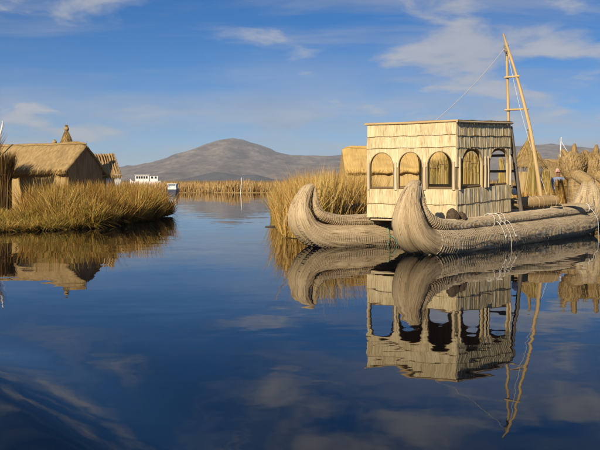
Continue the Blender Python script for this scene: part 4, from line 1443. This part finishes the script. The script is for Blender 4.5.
n = 260
y_ = rng.uniform(14, 90, n); x_ = rng.uniform(-0.30, 0.02, n) * y_
keep = ~in_poly(x_, y_, LEFT_ISLAND) & ~in_poly(x_, y_, RIGHT_ISLAND) & ((x_ < -0.6) | (y_ > 26)) & ((y_ > 30) | (rng.uniform(0, 1, n) < 0.25))
x_, y_ = x_[keep], y_[keep]
an = rng.uniform(0, math.pi, len(x_)); ln = rng.uniform(0.1, 0.4, len(x_))
fb0 = np.stack([x_, y_, np.full(len(x_), 0.006)], 1)
fb1 = fb0 + np.stack([np.cos(an) * ln, np.sin(an) * ln, rng.uniform(0.0, 0.03, len(x_))], 1)
tag(blades('floating_reeds', fb0, fb1, 'stook_brown', None, 0.02, 0.0), 'bits of broken reed floating on the channel', 'reeds', None, 'stuff')

# ------------------------------------------------------------------ far white boats
fb = thing('white_boat', P(146, 186, 190), 'long white boat with dark windows beyond the left island', 'boat')
d_ = 190
ofr = (Vector(((132 - 300) / F * d_, d_, 0)), Vector((1, 0.12, 0)).normalized(), Vector((-0.12, 1, 0)).normalized(), Zv)
wpx = 27 / F * d_
mb = MB()
o_, ex_, ey_, ez_ = ofr
sec = [(-0.4, 0.2, 1.9), (0.2, 0.75, 1.35), (wpx * 0.9, 0.75, 1.35), (wpx + 0.3, 0.55, 1.5)]
rows = [[mb.vert(o_ + ex_ * s + ey_ * (w * k) + ez_ * z) for k, z in ((-1, h), (-0.7, -0.1), (0.7, -0.1), (1, h))] for s, w, h in sec]
for a, b in zip(rows[:-1], rows[1:]):
    for k in range(3):
        mb.face((a[k], b[k], b[k + 1], a[k + 1]))
    mb.face((a[3], b[3], b[0], a[0]))
mb.face(rows[0]); mb.face(rows[-1][::-1])
mb.build('hull', 'white', fb, smooth=False)
mb = MB(); mb.box(ofr, (0.7, -0.62, 1.36), (wpx * 0.62, 0.62, 2.65)); cbn = mb.build('cabin', 'white', fb, smooth=False)
mb = MB(); mb.box(ofr, (wpx * 0.66, -0.58, 1.36), (wpx * 0.95, 0.58, 2.5)); mb.build('cabin', 'white', fb, smooth=False)
mb = MB(); mb.box(ofr, (0.5, -0.75, 2.653), (wpx * 0.66, 0.75, 2.76)); mb.build('roof', 'white', fb, smooth=False)
for k in range(5):
    mb = MB(); mb.box(ofr, (0.9 + k * 0.5, -0.64, 1.95), (1.28 + k * 0.5, -0.625, 2.45)); mb.build('window', 'glass', cbn, smooth=False)
for k in range(2):
    mb = MB(); mb.box(ofr, (wpx * 0.70 + k * 0.75, -0.60, 1.95), (wpx * 0.70 + 0.45 + k * 0.75, -0.585, 2.4)); mb.build('window', 'glass', fb, smooth=False)

sb = thing('motor_boat', P(171.5, 194, 104), 'small blue and white motor boat at the end of the left reeds', 'boat')
d_ = 104
ofr = (Vector(((171.5 - 300) / F * d_, d_, 0)), Vector((1, 0, 0)), Vector((0, 1, 0)), Zv)
mb = MB()
rows = [[mb.vert(ofr[0] + Vector((x * w, y, z))) for x, z in ((-1, 0.55), (-0.75, -0.1), (0.75, -0.1), (1, 0.55))] for y, w in ((0, 0.55), (1.5, 0.62), (3.2, 0.5), (4.2, 0.05))]
for a, b in zip(rows[:-1], rows[1:]):
    for k in range(3):
        mb.face((a[k], b[k], b[k + 1], a[k + 1]))
    mb.face((a[3], b[3], b[0], a[0]))
mb.face(rows[0][::-1])
mb.build('hull', 'hull_blue', sb, smooth=False)
mb = MB(); mb.box(ofr, (-0.5, 0.3, 0.56), (0.5, 2.2, 0.75)); mb.build('cabin', 'white', sb, smooth=False)
for x in (-0.47, 0.41):
    mb = MB(); mb.box(ofr, (x, 0.32, 0.753), (x + 0.06, 0.38, 1.15)); mb.build('window_post', 'white', sb, smooth=False)
mb = MB(); mb.box(ofr, (-0.45, 0.5, 0.753), (0.45, 2.1, 1.148)); mb.build('window', 'pale_blue', sb, smooth=False)
mb = MB(); mb.box(ofr, (-0.56, 0.2, 1.152), (0.56, 2.3, 1.24)); mb.build('roof', 'white', sb, smooth=False)


# ------------------------------------------------------------------ reeds
def reed_bed(name, x, y, z0, h, mat, label, width, spread=0.16, sag=0.12, wind=(0.05, 0.0), var=None):
    n = len(x)
    base = np.stack([x, y, np.full(n, z0)], 1)
    a = rng.uniform(0, 2 * math.pi, n)
    s = np.abs(rng.normal(0, spread, n)) * h
    tip = base + np.stack([np.cos(a) * s + wind[0] * h, np.sin(a) * s + wind[1] * h, h], 1)
    o = blades(name, base, tip, mat, None, width, np.abs(rng.normal(0, sag, n)), 'stuff', var=var)
    return tag(o, label, 'reeds', None, 'stuff')


def noise_arr(x, y, s, seed):
    return np.array([mnoise.noise(Vector((a * s, b * s, seed))) for a, b in zip(x, y)])


# middle bed behind the left prow
n = 72000
x = rng.uniform(-3, 8.2, n); y = 24.5 + rng.uniform(0, 1, n) ** 1.8 * 20
k = in_poly(x, y, RIGHT_ISLAND)
x, y = x[k], y[k]
lf = edge_dist(x, y, RIGHT_FRONT[:4])
k = (x < 3.2 + rng.normal(0, 0.4, len(x))) | ((y < 33.5) & (x < 5.6))
x, y, lf = x[k], y[k], lf[k]
cl = noise_arr(x, y, 0.9, 2.0)
h = (1.78 + 0.36 * cl + rng.normal(0, 0.20, len(x))) * np.clip(0.60 + lf * 0.42, 0.6, 1.0)
h = h * np.where(x > 2.2, 0.72, 1.0)
k = rng.uniform(0, 1, len(x)) < 0.62 + 0.5 * cl
var = np.clip(0.5 + 0.5 * noise_arr(x, y, 0.6, 8.0) + rng.normal(0, 0.24, len(x)), 0, 0.97)
var = np.where(rng.uniform(0, 1, len(x)) < 0.09, 1.0, var)
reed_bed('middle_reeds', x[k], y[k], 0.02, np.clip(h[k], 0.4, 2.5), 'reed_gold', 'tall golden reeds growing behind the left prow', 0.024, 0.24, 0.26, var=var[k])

# behind the boat stern, on the right island
n = 30000
x = rng.uniform(5.0, 16, n); y = 31.5 + rng.uniform(0, 1, n) ** 1.5 * 13
k = in_poly(x, y, RIGHT_ISLAND)
x, y = x[k], y[k]
cl = noise_arr(x, y, 0.8, 5.0)
k = rng.uniform(0, 1, len(x)) < np.where(y < 34.5, 0.75, 0.2) + 0.6 * np.clip(cl, 0, 1)
x, y, cl = x[k], y[k], cl[k]
h = np.clip(0.62 + 0.4 * cl + rng.normal(0, 0.16, len(x)), 0.2, 1.3)
x2 = rng.uniform(7.4, 10.6, 3800); y2 = rng.uniform(32.3, 33.6, 3800)
c2 = noise_arr(x2, y2, 1.4, 9.0)
h2 = np.clip(0.95 + 0.45 * c2 + rng.normal(0, 0.16, 3800), 0.4, 1.35)
x, y, h = np.concatenate([x, x2]), np.concatenate([y, y2]), np.concatenate([h, h2])
reed_bed('shore_reeds', x, y, 0.2, h, 'reed_gold', 'short golden reeds between the huts and the boat stern', 0.024, 0.2, 0.12)

# left island tussocks: clumped, arching
def tussocks(name, cx_, cy_, hmean, per, rad, mat, label, width=0.02, z0=0.06, lean=0.5, sag=0.22):
    bx, by, tx, ty, tz, vv = [], [], [], [], [], []
    for a, b, hm in zip(cx_, cy_, hmean):
        m = max(12, int(per * rng.uniform(0.6, 1.3)))
        an = rng.uniform(0, 2 * math.pi, m); q = np.sqrt(rng.uniform(0, 1, m)) * rad * rng.uniform(0.7, 1.2)
        hh = hm * rng.uniform(0.55, 1.1, m)
        out = q * 1.0 + np.abs(rng.normal(0, lean * 0.5, m)) * hh
        bx.append(a + np.cos(an) * q); by.append(b + np.sin(an) * q)
        tx.append(a + np.cos(an) * (q + out)); ty.append(b + np.sin(an) * (q + out)); tz.append(hh)
        vv.append(np.where(rng.uniform(0, 1, m) < 0.15, 1.0, np.clip(rng.uniform(0.05, 0.9) + rng.normal(0, 0.22, m), 0, 0.95)))
    bx, by, tx, ty, tz, vv = map(np.concatenate, (bx, by, tx, ty, tz, vv))
    base = np.stack([bx, by, np.full(len(bx), z0)], 1)
    tip = np.stack([tx, ty, z0 + tz], 1)
    o = blades(name, base, tip, mat, None, width, np.abs(rng.normal(0, sag, len(bx))), 'stuff', (0, 0.3, 0.55, 0.8, 1.0), var=vv)
    return tag(o, label, 'reeds', None, 'stuff')


def shore_points(line, n, depth, power=1.0, inward=(0, 1)):
    seg = np.array(line); d = np.hypot(*(seg[1:] - seg[:-1]).T); cum = np.concatenate([[0], np.cumsum(d)])
    t = rng.uniform(0, cum[-1], n)
    x = np.interp(t, cum, seg[:, 0]); y = np.interp(t, cum, seg[:, 1])
    q = rng.uniform(0, 1, n) ** power * depth
    return x, y, q


lineA = [(-14, 28.3), (-11, 28.4), (-9.3, 29.0), (-7.9, 30.1), (-7.0, 31.4)]
x, y, q = shore_points(lineA, 340, 4.4, 1.25)
y = y - 0.25
x = x - q * 0.25; y = y + q
px_ = x / y * F + 300
h = np.clip(0.50 + q * 0.06 + rng.normal(0, 0.24, len(x)), 0.2, 1.1)
h = h * (0.85 + 0.9 * noise_arr(x, y, 0.8, 3.0))
h = np.where(px_ < 18, h * 0.6, np.where(px_ > 78, h * 1.2, h * 0.8))
kk = (h > 0.16) & (rng.uniform(0, 1, len(x)) < 0.85)
x, y, h = x[kk], y[kk], h[kk]
tussocks('shore_grass', x, y, h, 130, 0.20, 'grass_green', 'olive and gold grass tussocks on the left island shore in front of the large hut', 0.024, lean=0.75, sag=0.3)
lineB = [(-7.8, 30.9), (-7.2, 32.2), (-6.6, 35), (-6.1, 38.6), (-6.3, 41.5)]
x, y, q = shore_points(lineB, 360, 4.0, 1.25)
x = x + 0.2; y = y - 0.15
x = x - q * 0.8; y = y + q * 0.65
h = np.clip((0.95 + q * 0.10) * (0.92 + 0.7 * noise_arr(x, y, 0.7, 4.0)) + rng.normal(0, 0.25, len(x)), 0.3, 1.65)
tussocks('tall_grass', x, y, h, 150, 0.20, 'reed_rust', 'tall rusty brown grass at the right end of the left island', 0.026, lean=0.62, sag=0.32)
# low ground cover further back on the left island
x, y, q = shore_points([(-16, 33), (-9, 35), (-7, 40)], 260, 9, 1.0)
x = x - q * 0.2; y = y + q
k = in_poly(x, y, LEFT_ISLAND)
tussocks('island_grass', x[k], y[k], rng.uniform(0.2, 0.55, k.sum()), 60, 0.25, 'grass_green', 'low dry grass around the left island huts', 0.025)
# waterside stubble leaning over the water
x, y, q = shore_points([(a - (0.7 if b > 29.5 else 0.2), b + 0.1) for a, b in LEFT_FRONT[1:9]], 340, 0.4)
tussocks('waterside_stubble', x, y - 0.12, rng.uniform(0.15, 0.4, len(x)), 40, 0.15, 'reed_rust', 'dark stubble hanging over the water along the left island', 0.018, 0.0, 0.7)

# far reed beds
n = 60000
y = 116.5 + rng.uniform(0, 1, n) ** 2.0 * 140
x = rng.uniform(-0.42, 0.42, n) * y
cl = 0.8 * noise_arr(x, y, 0.16, 1.0) + 0.7 * noise_arr(x, y, 0.42, 6.0)
k = rng.uniform(0, 1, n) < 0.55 + 0.8 * cl
x, y, cl = x[k], y[k], cl[k]
h = np.clip(1.0 + 1.0 * cl + rng.normal(0, 0.18, len(x)), 0.25, 2.2)
var = np.clip(0.5 + 0.6 * noise_arr(x, y, 0.22, 3.0) + rng.normal(0, 0.16, len(x)), 0, 1)
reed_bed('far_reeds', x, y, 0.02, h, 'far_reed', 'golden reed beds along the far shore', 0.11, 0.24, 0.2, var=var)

# ------------------------------------------------------------------ haze
mb = MB()
mb.box((Vector((0, 0, 0)), Vector((1, 0, 0)), Vector((0, 1, 0)), Zv), (-9100, -3100, -5), (9100, 9600, 262))
hz = mb.build('haze', [], None, smooth=False)
m, t, out = new_mat('thin_lake_haze')
pv = nd(t, 'ShaderNodeVolumePrincipled', inp={'Color': (0.62, 0.78, 1.0, 1), 'Density': 0.0001, 'Anisotropy': 0.1})
t.links.new(pv.outputs[0], out.inputs['Volume'])
hz.data.materials.append(m)
tag(hz, 'thin bluish haze over the lake', 'haze', None, 'stuff')
